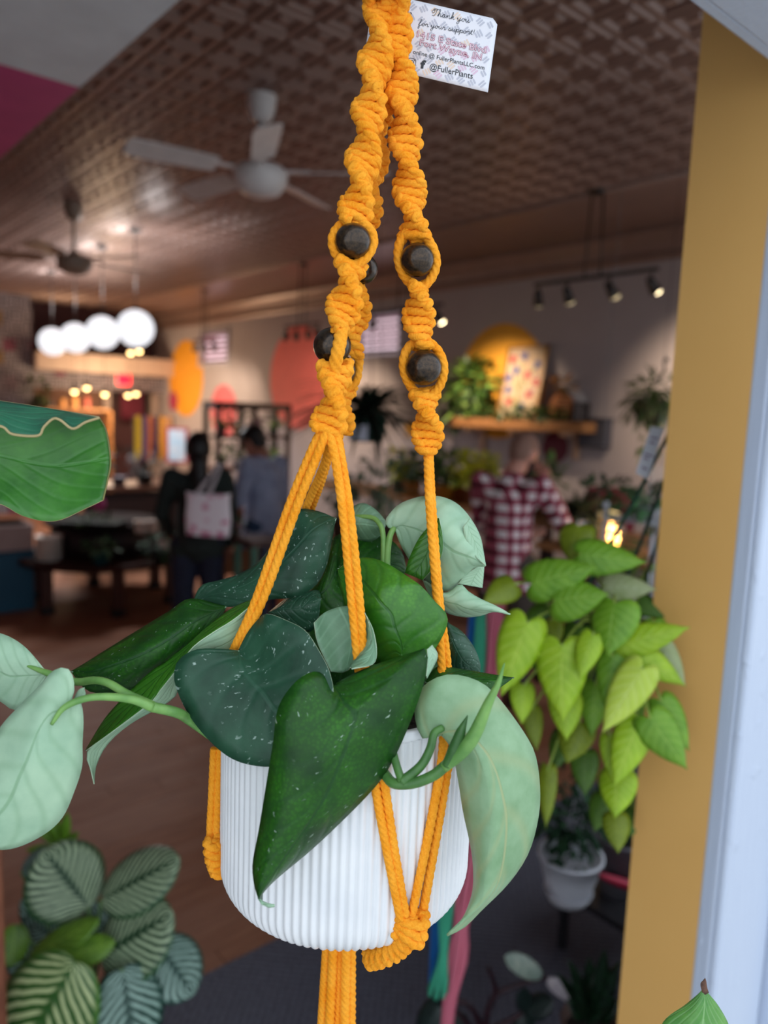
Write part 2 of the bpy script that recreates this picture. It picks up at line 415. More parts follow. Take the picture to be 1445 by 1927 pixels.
q.base(q.mix(bars, C('2a2730'), light)); q.b.inputs['Roughness'].default_value = .7; mPaper = q.m
a = onY(59, 570, 13.2); XA = a.x
back = struct('wall_back', MB().bb(-1.6, RW, FW, FW+.2, -.2, CZ+.1), mMaroon)
struct('wall_back_papered', MB().bb(-1.6, XA, 13.2, FW, -.0, CZ), mPaper)
t = onY(150, 668, 13.1); b = onY(150, 699, 13.1); b2 = onY(150, 733, 13.4); HZ0, HZ1, PZ0 = b.z, t.z, b2.z
struct('trim_1', MB().bb(XA, RW, 13.0, FW, HZ0, HZ1).bb(XA, RW, 12.95, 13.0, HZ1-.05, HZ1+.02), mCream)
struct('trim_2', MB().bb(XA, RW, 13.35, FW, PZ0, HZ0), mPaper)
dl = onY(205, 800, 13.5); dr = onY(282, 800, 13.5)
# doorway with dark door below the header
dm = MB(); dm.bb(dl.x-.12, dl.x, 13.4, FW, 0, PZ0).bb(dr.x, dr.x+.12, 13.4, FW, 0, PZ0)
struct('trim_3', dm, M('9c8a80', .6))
do = struct('door_1', MB().bb(dl.x, dr.x, 13.6, 13.66, 0, PZ0), M('2a1212', .6))
for zz0, zz1 in ((.15, .95), (1.05, PZ0-.12)):
    obj('panel', MB().bevbox(((dl.x+dr.x)/2, 13.59, (zz0+zz1)/2), ((dr.x-dl.x)*.72, .03, zz1-zz0), .008), M('3c1618', .55), do, False)
obj('door_handle', MB().ball((dl.x+.09, 13.55, 1.0), .035), M('9a8a60', .3, metal=.9), do)
struct('wall_back_pier', MB().bb(dr.x+.12, RW, 13.45, FW, 0, PZ0), M('8d7f7b', .7))
struct('wall_back_left', MB().bb(XA, dl.x-.12, 13.55, FW, 0, PZ0), M('6d4a38', .7))
# --- ceiling of pressed tin panels
q = Nodes('brown_tin'); nz = q.noise(q.coord('Object'), 6, 3); q.base(q.mix(nz, C('9c8076'), C('846a60'))); q.b.inputs['Roughness'].default_value = .36; q.b.inputs['Metallic'].default_value = .25
mTin = q.m
ceil = struct('ceiling', MB().bb(-1.8, RW+.2, FRY-.13, FW+.2, CZ+.03, CZ+.2), mTin)
TP, NC = .61, 3
def tin_panel(x0, y0):
    mb = MB(); cs = TP/NC; e = .002
    for i in range(NC):
        for j in range(NC):
            ax, ay = x0+i*cs, y0+j*cs; prof = [(0, .0), (.012, .0), (.020, -.011), (.034, -.011), (.046, .004), (.066, .004), (.078, -.010)]
            vs = []
            for (ins, dz) in prof:
                vs += [V((ax+ins, ay+ins, CZ+dz)), V((ax+cs-ins, ay+ins, CZ+dz)), V((ax+cs-ins, ay+cs-ins, CZ+dz)), V((ax+ins, ay+cs-ins, CZ+dz))]
            fs = [(k*4+c, (k+1)*4+c, (k+1)*4+(c+1) % 4, k*4+(c+1) % 4) for k in range(len(prof)-1) for c in range(4)]
            k = (len(prof)-1)*4; fs.append((k, k+3, k+2, k+1)); mb.add(vs, fs)
    mb.bb(x0+e, x0+TP-e, y0+e, y0+TP-e, CZ+.006, CZ+.02)
    return mb
SX0 = .55; ncol = 7; first = None
y = FRY
while y+TP < FW+.3:
    for i in range(ncol):
        x = SX0+i*TP
        if first is None: first = obj('tin_panel', tin_panel(x, y), mTin, ceil, False, V((x, y, CZ)))
        else: share(first, 'tin_panel', ceil, (x, y, CZ))
    y += TP
SX1 = SX0+ncol*TP
# plain border, rail and cornice along the right wall
struct('trim_4', MB().add([(SX1, FRY, CZ-.01), (SX1, FW, CZ-.01), (RW, FW, CZ-.05), (RW, FRY, CZ-.05), (SX1, FRY, CZ+.03), (SX1, FW, CZ+.03), (RW, FW, CZ+.03), (RW, FRY, CZ+.03)],
       [(0, 1, 2, 3), (7, 6, 5, 4), (0, 4, 5, 1), (1, 5, 6, 2), (2, 6, 7, 3), (3, 7, 4, 0)]), mTin)
struct('trim_5', MB().tube([(SX1, FRY, CZ-.015), (SX1, FW, CZ-.015)], .025, 8), mTin, None, True)
cz = MB(); prof = [(0, -.30), (.03, -.30), (.05, -.27), (.05, -.24), (.03, -.22), (.05, -.16), (.10, -.10), (.12, -.07), (.12, -.05), (0, -.05)]
n = len(prof); cz.add([V((RW-a_, FRY, CZ+b_)) for a_, b_ in prof]+[V((RW-a_, FW, CZ+b_)) for a_, b_ in prof], [(k, (k+1) % n, n+(k+1) % n, n+k) for k in range(n)])
struct('trim_6', cz, mTin)
# dropped soffit over the window bay: grey paint near the door, magenta beyond
kp = onZ(150, 165, 2.75); SXE, SYE = kp.x, kp.y
struct('ceiling_soffit', MB().bb(-1.6, SXE, FRY, SYE, 2.75, 2.80), M('e8eef4', .6, bump=(50, .15)))
struct('ceiling_soffit_magenta', MB().bb(-1.6, SXE, SYE, 8.5, 2.75, 2.80), M('d04688', .6))
struct('wall_bulkhead', MB().bb(SXE-.04, SXE, FRY, 8.5, 2.80, CZ), M('6a5651', .5))
# --- front wall: the opening one looks through, with a yellow return and a white casing
kp = W(1243, 963, 1.2); YX, YY = kp.x, kp.y           # far edge of the yellow return
OF = YY-.135                                         # outer face
fr = MB(); zl = onY(1400, 57, OF-.03).z; zo = zl+.3
fr.bb(YX+.012, 1.75, OF+.012, YY, -.1, CZ).bb(5.5, RW, OF+.012, YY, -.1, CZ).bb(1.75, 5.5, OF+.012, YY, -.1, .75).bb(1.75, 5.5, OF+.012, YY, 3.0, CZ)
fr.bb(-1.1, YX+.012, OF+.012, YY, zo+.012, CZ).bb(-1.8, -1.1, OF+.012, YY, -.1, CZ)
struct('wall_front', fr, M('8f8f93', .7))
q = Nodes('ochre_wall_paint'); nz = q.noise(q.coord('Object'), 5, 3); q.base(q.mix(nz, C('eab86c'), C('e2ae62'))); q.b.inputs['Roughness'].default_value = .5
q.bump(q.noise(q.coord('Object'), 140, 3), .06, .002); mOchre = q.m
struct('wall_yellow_return', MB().bb(YX, YX+.012, OF+.012, YY, -.02, zo+.012), mOchre)
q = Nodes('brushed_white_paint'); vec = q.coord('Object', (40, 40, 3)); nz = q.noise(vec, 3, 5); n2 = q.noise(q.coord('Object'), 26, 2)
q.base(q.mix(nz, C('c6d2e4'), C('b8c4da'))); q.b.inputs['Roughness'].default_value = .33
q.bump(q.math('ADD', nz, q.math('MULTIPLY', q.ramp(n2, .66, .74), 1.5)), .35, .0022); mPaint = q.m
def sx(px, py): return onY(px, py, OF).x
w1 = sx(1432, 1500)-sx(1317, 1500)
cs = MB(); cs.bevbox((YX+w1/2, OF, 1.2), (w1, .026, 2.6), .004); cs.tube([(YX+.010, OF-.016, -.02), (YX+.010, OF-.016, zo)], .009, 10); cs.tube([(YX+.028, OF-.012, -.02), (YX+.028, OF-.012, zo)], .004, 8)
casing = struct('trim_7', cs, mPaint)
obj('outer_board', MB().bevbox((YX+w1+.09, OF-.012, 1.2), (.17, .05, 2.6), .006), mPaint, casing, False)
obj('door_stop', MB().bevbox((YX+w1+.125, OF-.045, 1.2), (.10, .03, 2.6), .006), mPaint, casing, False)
struct('trim_8', MB().bevbox((.3, OF-.105, zl+.2), (3.4, .15, .4), .004).bevbox((.3, OF-.022, zl+.012), (3.4, .016, .018), .003), mPaint)

# ================================================================== hanging pot, plant and cord hanger
PH = .56                                            # distance of the pot's axis
axp = W(650, 1560, PH); AX, AY = axp.x, axp.y
PR = .0965
def on_pot(px, py, off=0.0, rad=None):
    """where the line of sight meets the pot's side (or its silhouette)"""
    r_ = (rad or PR)+off; v = ray(px, py); a = v.x*v.x+v.y*v.y; b = -2*(v.x*AX+v.y*AY); c = AX*AX+AY*AY-r_*r_
    d = b*b-4*a*c
    t = (-b-math.sqrt(d))/(2*a) if d > 0 else -b/(2*a)
    return CAM+v*t
ZT = on_pot(777, 1378).z; ZB = W(650, 1803, PH-.087).z
pot = thing('ribbed_pot', 'white vertically ribbed pot hanging in the orange cord hanger', 'pot', (AX, AY, ZB))
pf = [(0, .001), (.080, 0)]
for k in range(7): a = R(-90+k*15); pf.append((.0745+.022*math.cos(a), .022+.022*math.sin(a)))
NB = 96; prof = [(.070, 0.0)]
body = MB(); H = ZT-ZB
pr = [(.0, .0012), (.066, .0)] + [(.0725+.024*math.cos(R(-90+k*11.25)), .026+.026*math.sin(R(-90+k*11.25))) for k in range(9)] + [(PR, H*.35), (PR, H*.6), (PR, H-.006)]
body.lathe(pr, (AX, AY, ZB), NB*6, 0, NB, .0022)
obj('ribbed_body', body, mWhiteGloss, pot)
obj('rim', MB().lathe([(PR+.0003, H-.0062), (PR+.0004, H-.001), (PR-.0012, H), (PR-.005, H), (PR-.006, H-.002), (PR-.006, H-.03)], (AX, AY, ZB), 96), mWhiteGloss, pot)
obj('soil', MB().lathe([(0, H-.018), (.03, H-.016), (.06, H-.019), (PR-.006, H-.022)], (AX, AY, ZB), 40), mSoil, pot)

plant = thing('trailing_vine', 'trailing vine with big heart shaped dark green leaves and pale undersides', 'plant', (AX, AY, ZT-.018))
def hl(hs, t):
    if isinstance(hs, (int, float)): return hs
    x = t*(len(hs)-1); i = min(int(x), len(hs)-2); return hs[i]*(1-(x-i))+hs[i+1]*(x-i)
def leafmesh(lines, n=26, sub=5, mb=None, flip=False, thick=.0007, bulge=0, wave=0, vr=(0, 1)):
    """sheet through several edge-to-edge lines; each line = (pixel points, distances)"""
    mb = mb or MB(); P = []
    for pts, hs in lines:
        m = len(pts); P.append(cat([W(p[0], p[1], hl(hs, i/(m-1)) if len(p) < 3 else p[2]) for i, p in enumerate(pts)], n))
    K = len(P); rows = []; uvr = []
    for i in range(n+1):
        c = cat([P[k][i] for k in range(K)], sub*(K-1)) if K > 2 else [P[0][i].lerp(P[1][i], j/sub) for j in range(sub+1)]
        m = len(c)
        if wave or bulge:
            for j in range(m):
                s = j/(m-1); view = (c[j]-CAM).normalized()
                amt = bulge*math.sin(math.pi*s)*math.sin(math.pi*i/n)
                amt += wave*math.sin(i*.9+3*s)*abs(2*s-1)**1.5*math.sin(math.pi*i/n)
                c[j] = c[j]-view*amt
        rows.append(c); uvr += [(i/n, vr[0]+(vr[1]-vr[0])*j/(m-1)) for j in range(m)]
    mb.grid(rows, uvr, thick, (0, 1, 2), flip); return mb
def facing(mb):
    """does the first slot's side look at the camera? (area weighted)"""
    s = 0
    for f, mi in zip(mb.f, mb.mi):
        if mi == 0 and len(f) == 4:
            a, b, c, d = [mb.v[i] for i in f]; n = (c-a).cross(d-b); s += n.dot(CAM-a)
    return s > 0
def leaf(patches, top=mTop, back=mBack, show='top', rim=mRim, parent=None, n=26, name='leaf', lab=None, **kw):
    mb = MB()
    for p in patches:
        lines = p[0]; sh = p[1] if len(p) > 1 else show
        t = leafmesh(lines, n, **kw); 
        if facing(t) != (sh == 'top'): t = leafmesh(lines, n, flip=True, **kw)
        o = len(mb.v); mb.v += t.v; mb.uv += t.uv; mb.f += [tuple(i+o for i in f) for f in t.f]; mb.mi += t.mi
    o = obj(name, mb, [top, back, rim], parent or plant)
    if lab: o['label'] = lab
    return o
# A  the big leaf in front
leaf([([([(625, 1285), (600, 1264), (573, 1270), (545, 1295), (522, 1335), (513, 1400), (500, 1480), (487, 1560), (475, 1625), (478, 1665), (485, 1688), (498, 1700), (517, 1704)], (.472, .455, .446, .442, .435, .428)),
         ([(630, 1290), (627, 1330), (612, 1385), (590, 1445), (555, 1535), (515, 1625), (487, 1690), (499, 1702), (517, 1704)], (.468, .442, .432, .428, .424, .426)),
         ([(632, 1285), (672, 1264), (722, 1245), (775, 1228), (803, 1222), (801, 1268), (783, 1330), (742, 1427), (700, 1488), (600, 1587), (520, 1655), (491, 1688), (500, 1705), (517, 1705)], (.472, .472, .47, .462, .456, .448, .440, .428))],),
      ([([(803, 1222), (803, 1245), (801, 1272)], (.472, .470, .468)), ([(812, 1214), (822, 1236), (802, 1276)], (.482, .484, .474))], 'back')],
     n=40, lab='large glossy dark green leaf hanging over the pot')
# B  bluish heart
leaf([([([(448, 1224), (419, 1221), (369, 1222), (336, 1242), (327, 1272), (336, 1307), (357, 1348), (390, 1390), (431, 1425), (473, 1440), (520, 1442), (570, 1425), (600, 1395)], (.505, .495, .485, .475, .463, .455)),
         ([(448, 1224), (490, 1265), (530, 1310), (570, 1360), (600, 1395)], (.505, .48, .462, .455)),
         ([(448, 1224), (465, 1191), (485, 1166), (502, 1155), (535, 1166), (573, 1186), (597, 1220), (620, 1265), (628, 1320), (615, 1370), (600, 1395)], (.505, .50, .487, .475, .46, .455))],)],
     top=mTopB, n=34, lab='blue green heart shaped leaf with silver flecks')
# C  upper left
leaf([([([(361, 1139), (377, 1103), (411, 1092), (452, 1079), (494, 1049), (520, 1005), (545, 970), (564, 957), (600, 962), (632, 975)], (.575, .57, .575, .58)),
         ([(361, 1139), (430, 1113), (500, 1085), (560, 1040), (605, 1000), (632, 975)], (.575, .552, .545, .58)),
         ([(361, 1139), (411, 1143), (477, 1138), (510, 1128), (556, 1124), (593, 1103), (614, 1066), (625, 1016), (632, 975)], (.575, .55, .54, .555, .58))],)], top=mTopB, n=30)
# D  long leaf at the back left
leaf([([([(427, 1141), (359, 1126), (319, 1149), (265, 1182), (203, 1220), (157, 1249), (133, 1263)], (.56, .55, .53)),
         ([(427, 1141), (360, 1180), (290, 1222), (210, 1255), (133, 1263)], (.56, .525, .515, .53)),
         ([(427, 1141), (400, 1190), (350, 1250), (290, 1290), (220, 1304), (165, 1300), (133, 1263)], (.56, .54, .53, .53))],)], n=28)
# E  folded leaf
T_ = [(481, 1124), (440, 1142), (400, 1170), (353, 1211), (310, 1245), (286, 1261), (245, 1299), (199, 1349), (170, 1395), (160, 1412)]
Wl = [(483, 1130), (440, 1165), (400, 1190), (361, 1219), (328, 1265), (300, 1300), (286, 1319), (249, 1348), (203, 1382), (161, 1412)]
Lo = [(485, 1126), (478, 1190), (455, 1226), (400, 1232), (345, 1270), (331, 1307), (303, 1328), (245, 1361), (203, 1398), (180, 1440), (176, 1476)]
Wl2 = Wl[:-1]+[(163, 1415), (170, 1450), (176, 1476)]
leaf([([(T_, (.53, .52, .51)), (Wl, (.51, .50, .50))], 'top'), ([(Wl2, (.511, .501, .501)), (Lo, (.53, .52, .51))], 'back')], top=mTopG, n=30, sub=7)
# F  fresh green leaf right of centre
leaf([([([(756, 1236), (705, 1250), (672, 1205), (652, 1150), (640, 1105), (635, 1071)], (.50, .515, .525, .545)),
         ([(756, 1236), (735, 1180), (708, 1125), (680, 1092), (635, 1071)], (.50, .505, .515, .545)),
         ([(756, 1236), (800, 1240), (832, 1199), (842, 1160), (816, 1129), (793, 1103), (766, 1084), (733, 1063), (700, 1050), (665, 1052), (635, 1071)], (.50, .505, .505, .525, .545))],)],
     top=mTopG, n=32, bulge=.006, lab='fresh mid green leaf right of the middle cords')
# G  leaf curled round the middle cords
leaf([([([(590, 1172), (597, 1210), (622, 1264)], (.50, .495, .49)), ([(612, 1152), (630, 1205), (642, 1266)], (.515, .505, .495)), ([(648, 1141), (668, 1195), (655, 1262)], (.52, .505, .49)), ([(680, 1142), (696, 1175), (697, 1215), (660, 1257)], (.50, .485, .478))], 'back'),
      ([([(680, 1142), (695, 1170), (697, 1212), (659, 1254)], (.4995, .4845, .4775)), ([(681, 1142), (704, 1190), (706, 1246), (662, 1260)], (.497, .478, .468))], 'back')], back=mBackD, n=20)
# H  big pale leaf at the top right, with its folded edge
leaf([([([(742, 993), (728, 992), (726, 978), (735, 965), (752, 949), (780, 938), (804, 934), (832, 936), (860, 949), (884, 975), (902, 1008), (909, 1041), (913, 1065)], (.575, .575, .58, .575, .565)),
         ([(742, 993), (790, 985), (838, 1002), (885, 1042), (913, 1065)], (.575, .56, .555, .565)),
         ([(742, 993), (757, 1030), (790, 1080), (832, 1112), (862, 1098), (890, 1068), (913, 1065)], (.575, .578, .575, .565))], 'back'),
      ([([(897, 1066), (876, 1081), (862, 1098)], .572), ([(910, 1066), (909, 1085), (907, 1106)], .578)], 'back'),
      ([([(871, 992), (876, 1015), (892, 1045), (912, 1064)], .559), ([(884, 975), (902, 1008), (909, 1041), (913, 1065)], .562)], 'back')],
     n=30, lab='big pale leaf seen from below')
# I  dark fold in front of H
leaf([([([(822, 975), (790, 1010), (770, 1050), (762, 1078)], (.56, .558, .555)), ([(826, 975), (833, 1012), (829, 1050), (795, 1092)], (.557, .553, .55))], 'top')], top=mTopG, n=14)
# J  pale pointed leaf below H
leaf([([([(795, 1090), (835, 1117), (865, 1100), (880, 1113), (902, 1127), (933, 1141), (960, 1156)], (.575, .57, .56)), ([(795, 1090), (850, 1132), (905, 1142), (960, 1156)], (.575, .56, .56)), ([(795, 1090), (815, 1132), (841, 1152), (874, 1160), (902, 1158), (930, 1150), (960, 1156)], (.575, .575, .56))], 'back')], back=mBack, n=24)
# K  small leaf at the top, M dark leaf behind, N filler, O small dark, P and Q right
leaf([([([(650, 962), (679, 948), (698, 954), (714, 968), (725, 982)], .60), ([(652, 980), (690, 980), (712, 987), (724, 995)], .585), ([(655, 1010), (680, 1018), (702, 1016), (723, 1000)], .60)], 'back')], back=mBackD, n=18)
leaf([([([(600, 1100), (620, 1020), (665, 998), (700, 1002), (735, 1015), (757, 1040), (766, 1075)], (.60, .61, .59)), ([(600, 1100), (680, 1075), (766, 1075)], (.58, .575, .585)), ([(600, 1100), (640, 1140), (700, 1130), (766, 1075)], (.59, .575, .585))],)], n=20, top=mTop)
leaf([([([(560, 1130), (600, 1080), (632, 1010), (648, 1040), (655, 1080)], (.575, .60, .60)), ([(560, 1130), (610, 1110), (655, 1080)], (.57, .565, .59)), ([(560, 1130), (590, 1190), (640, 1180), (655, 1080)], (.57, .56, .585))],)], n=18, top=mTop)
leaf([([([(505, 1152), (540, 1125), (580, 1112), (600, 1111), (604, 1125)], .545), ([(505, 1152), (560, 1140), (604, 1125)], .53), ([(505, 1152), (545, 1180), (580, 1190), (598, 1170), (604, 1125)], .53)],)], n=16, top=mTopB)
leaf([([([(842, 1171), (869, 1188), (892, 1218), (904, 1250), (903, 1268)], (.565, .56)), ([(842, 1171), (862, 1220), (903, 1268)], (.56, .55, .56)), ([(830, 1190), (832, 1225), (845, 1262), (870, 1272), (903, 1268)], (.56, .56))],)], n=16, top=mTopB)
leaf([([([(799, 1285), (822, 1254), (859, 1257), (905, 1265), (935, 1270), (967, 1275)], (.52, .525, .51)), ([(799, 1285), (860, 1280), (915, 1282), (967, 1275)], (.51, .505, .51)), ([(799, 1285), (860, 1318), (905, 1312), (938, 1296), (967, 1275)], (.51, .50, .51))],)], n=18, top=mTop)
leaf([([([(560, 1290), (600, 1230), (660, 1215), (700, 1230)], .53), ([(560, 1330), (640, 1300), (720, 1260)], .52), ([(580, 1380), (680, 1360), (760, 1300)], .51)],)], n=12, top=mTop)
leaf([([([(420, 1250), (480, 1170), (560, 1150), (640, 1180)], .56), ([(430, 1300), (540, 1230), (660, 1240)], .55), ([(460, 1340), (560, 1320), (680, 1300)], .54)],)], n=12, top=mTop)
leaf([([([(700, 1240), (760, 1215), (830, 1240), (850, 1290)], .55), ([(700, 1290), (770, 1270), (840, 1310)], .54), ([(720, 1340), (780, 1330), (830, 1350)], .53)],)], n=12, top=mTop)
# S  big pale leaf hanging on the right
leaf([([([(823, 1375), (802, 1393), (787, 1374), (780, 1335), (785, 1308), (805, 1284), (845, 1269), (896, 1280), (935, 1311), (988, 1383), (1008, 1428), (1015, 1492), (1010, 1547), (992, 1607), (956, 1661), (905, 1712), (873, 1744), (841, 1760)], (.468, .475, .475, .475, .48, .478, .465, .45)),
         ([(823, 1375), (864, 1392), (896, 1419), (919, 1474), (928, 1529), (924, 1611), (905, 1693), (841, 1760)], (.468, .458, .452, .45, .447, .45)),
         ([(823, 1375), (845, 1400), (857, 1438), (864, 1474), (873, 1529), (887, 1593), (892, 1639), (889, 1684), (869, 1734), (841, 1760)], (.468, .467, .47, .472, .468, .455, .45))], 'back')],
     n=44, lab='large pale leaf showing its underside on the right of the pot', back=leaf_mat('leaf_under_side_right', '6f966a', '93b68e', '9aa878', nveins=5, rough=.48, veinamt=.45))
# T1, T2  pale leaves on the vine at the left
leaf([([([(130, 1325), (140, 1300), (136, 1268), (122, 1256), (100, 1263), (72, 1294), (33, 1333), (0, 1371), (-50, 1450), (-80, 1530), (-60, 1590)], (.455, .455, .46, .455)),
         ([(130, 1325), (97, 1363), (72, 1399), (50, 1443), (0, 1515), (-60, 1590)], (.455, .448, .445, .45)),
         ([(130, 1325), (150, 1318), (157, 1350), (155, 1399), (154, 1443), (138, 1493), (119, 1535), (89, 1565), (42, 1590), (0, 1598), (-60, 1592)], (.455, .46, .463, .455))], 'back'),
      ([([(139, 1313), (148, 1298), (159, 1293)], .46), ([(143, 1318), (156, 1322), (160, 1304)], .462)], 'back')], n=36, lab='large pale mint leaf hanging from the vine at the left')
leaf([([([(91, 1268), (55, 1225), (30, 1205), (0, 1192), (-60, 1180)], (.49, .50)), ([(91, 1268), (50, 1252), (0, 1240), (-60, 1230)], (.49, .488)), ([(91, 1268), (62, 1308), (30, 1335), (0, 1318), (-60, 1285)], (.49, .50))], 'back')], n=18)
def stalk(pts, hs, r, name='stem', m=mStem, parent=plant, n=30, hh=None):
    k = len(pts); P = cat([W(p[0], p[1], hl(hs, i/(k-1))) for i, p in enumerate(pts)], n)
    return obj(name, MB().tube(P, r, 10), m, parent)
stalk([(420, 1400), (357, 1355), (332, 1341), (285, 1330)], (.50, .475, .462), .0034)
stalk([(287, 1331), (249, 1316), (194, 1311), (155, 1316), (119, 1333), (97, 1363)], (.462, .455, .45, .447), [.0033, .0028, .0024, .0022, .0012], 'petiole')
stalk([(287, 1328), (238, 1305), (205, 1286), (177, 1280), (141, 1283), (91, 1267), (50, 1252)], (.463, .472, .48, .49), [.003, .0026, .0026, .0026, .0024, .001], 'petiole')
for p in ((285, 1331), (176, 1280), (287, 1330)):
    pass
stalk([(690, 1420), (723, 1456), (741, 1474), (777, 1474), (814, 1460), (837, 1442)], (.47, .452, .445, .445), [.0036, .0034, .0034, .0035], m=mStemD)
stalk([(835, 1444), (858, 1424), (878, 1404), (896, 1376), (919, 1323), (937, 1287), (949, 1248)], (.445, .437, .432, .43), [.0034, .0042, .0044, .0040, .003, .0018, .0004], 'new_leaf_spike')
stalk([(840, 1440), (855, 1410), (868, 1375), (880, 1346)], (.443, .44, .438), [.003, .0042, .0032, .0003], 'leaf_sheath', m=mStemD)
stalk([(755, 1472), (791, 1442), (809, 1410), (817, 1380), (832, 1370)], (.447, .452, .46, .465), [.0032, .003, .0028, .0024], 'petiole', m=mStemD)
stalk([(738, 1410), (746, 1440), (756, 1470)], (.465, .455, .447), .0026, 'petiole', m=mStemD)
stalk([(742, 992), (734, 1008), (729, 1040), (727, 1095)], (.575, .572, .57), [.0022, .0026, .0028], 'petiole')
stalk([(655, 972), (695, 973), (712, 983), (721, 1010), (721, 1095)], (.59, .582, .575, .57), [.0014, .002, .0022, .0024], 'petiole')

# ------------------------------------------------------------------ cord hanger
top = W(733, -60, PH)
hanger = thing('macrame_hanger', 'orange macrame cord plant hanger with dark wooden beads', 'plant hanger', top)
RC = .0031
def rope(mb, P, r=RC, n=20, step=.0007, lobes=4):
    L = sum((P[i+1]-P[i]).length for i in range(len(P)-1)); Q = cat(P, max(4, int(L/step))); mb.tube(Q, r, n, lobes=lobes, amp=.30, tw=1150); return mb
def cord(pts, name='cord', r=RC):
    P = [p if isinstance(p, Vector) else W(*p) for p in pts]; return obj(name, rope(MB(), P, r), mRope, hanger)
def sinnet(pts, hs, phase=0, lobe=.0345, a=.0092, b=.0030, r=.0034, pitch=.0064, name='spiral_knot_band', parent=None, P=None, flat=False):
    """half-knot band: cross bars wrapped round a core, framed by the two edge cords, the whole band turning"""
    if P is None:
        k = len(pts); P = [W(p[0], p[1], hl(hs, i/(k-1))) for i, p in enumerate(pts)]
    L0 = sum((P[i+1]-P[i]).length for i in range(len(P)-1)); per = 60; turns = max(1.5, L0/pitch); n = max(8, int(turns*per)); Q = cat(P, n)
    mb = MB(); fr = []
    for i in range(n+1):
        s = i/per; t = (Q[min(i+1, n)]-Q[max(i-1, 0)]).normalized(); view = (Q[i]-CAM).normalized(); x = t.cross(view).normalized(); yv = x.cross(t).normalized()
        th = phase if flat else phase+math.pi*(s*pitch)/lobe
        fr.append((t, x*math.cos(th)+yv*math.sin(th), yv*math.cos(th)-x*math.sin(th)))
    path = []
    for i in range(n+1):                              # cross bars, front and back
        t, ex, ey = fr[i]; ph = 2*math.pi*i/per; cph, sph = math.cos(ph), math.sin(ph)
        path.append(Q[i]+ex*(a*.86*math.copysign(abs(cph)**.8, cph))+ey*(b*1.12*math.copysign(abs(sph)**.6, sph))+t*(pitch*.10*cph))
    mb.tube(path, r*1.0, 18, lobes=4, amp=.28, tw=1050)
    for sd in (-1, 1):                                # edge cords, looping in and out at every knot
        path = []
        for i in range(0, n+1, 5):
            t, ex, ey = fr[i]; ph = 2*math.pi*i/per+(0 if sd > 0 else math.pi)
            path.append(Q[i]+ex*(sd*(a*1.0+.0009*math.cos(ph)))+ey*(b*.85*math.sin(ph)))
        mb.tube(cat(path, len(path)*3), r*.9, 18, lobes=4, amp=.28, tw=1100)
    mb.tube(Q[::20]+[Q[-1]], .0042, 8)
    return obj(name, mb, mRope, parent or hanger)
mBead = Nodes('lacquered_bead'); ob = mBead.coord('Object'); nz = mBead.noise(ob, 420, 3, .6); mBead.base(mBead.mix(mBead.ramp(nz, .3, .8), C('1c1511'), C('523f2b')))
mBead.b.inputs['Roughness'].default_value = .28; mBead.b.inputs['Metallic'].default_value = .55; mBead.b.inputs['Coat Weight'].default_value = .3; mBead = mBead.m
def bead(px, py, h, rpx=33, parent=None):
    c = W(px, py, h); r_ = pxm(rpx, h); pr = []
    for k in range(17):
        a = R(-78+156*k/16); pr.append((r_*math.cos(a), r_*math.sin(a)*.96))
    pr = [(r_*.16, -r_*.7)]+pr+[(r_*.16, r_*.7)]
    obj('bead', MB().lathe(pr, c, 40), mBead, hanger); return c, r_
def around(c, r_, up_, dn, side=0, names='cord'):
    """cords that part round a bead"""
    v = (c-CAM).normalized(); x = v.cross(Z).normalized()
    for s in (-1, 1):
        d = (x*math.cos(side)+v*math.sin(side))*s+v*.22
        cord([up_, up_.lerp(c, .45)+d*(r_*.85), c+d*(r_+.0014), dn.lerp(c, .45)+d*(r_*.8), dn], names, .0035)
# arm A (front left)
hA = lambda y: .56-.055*max(0, y)/800
def seg(pts, hf, **k): return sinnet([p for p in pts], None, P=[W(p[0], p[1], hf(p[1])) for p in pts], **k)
seg([(722, -40), (718, 30), (708, 100), (700, 155), (690, 245), (678, 335), (668, 405), (665, 425)], hA, phase=1.0)
c, r_ = bead(664, 454, hA(454)-.004); around(c, r_, W(667, 410, hA(410)), W(660, 505, hA(505)))
seg([(661, 492), (655, 530), (648, 575), (640, 618), (638, 628)], hA, phase=.3)
c, r_ = bead(625, 651, hA(651)+.006, 35); 
cord([W(643, 600, hA(600)), W(640, 640, hA(640)-.010), W(632, 680, hA(680)-.008), W(628, 710, hA(710))], r=.0045)
seg([(630, 682), (630, 720), (627, 750), (620, 790), (614, 815)], hA, phase=-.2, lobe=.040)
# arm B (right)
hB = lambda y: .56+.015*max(0, y)/800
seg([(738, -40), (744, 60), (750, 120), (756, 185), (763, 265), (769, 345), (777, 415), (780, 452)], hB, phase=.1)
c, r_ = bead(785, 489, hB(489)-.005, 31); around(c, r_, W(777, 425, hB(425)), W(788, 548, hB(548)))
seg([(787, 532), (788, 560), (788, 600), (793, 640), (795, 655)], hB, phase=.9)
c, r_ = bead(797, 692, hB(692)-.006, 34); around(c, r_, W(793, 632, hB(632)), W(801, 755, hB(755)))
seg([(799, 733), (801, 760), (804, 800), (806, 850)], hB, phase=.0, lobe=.033)
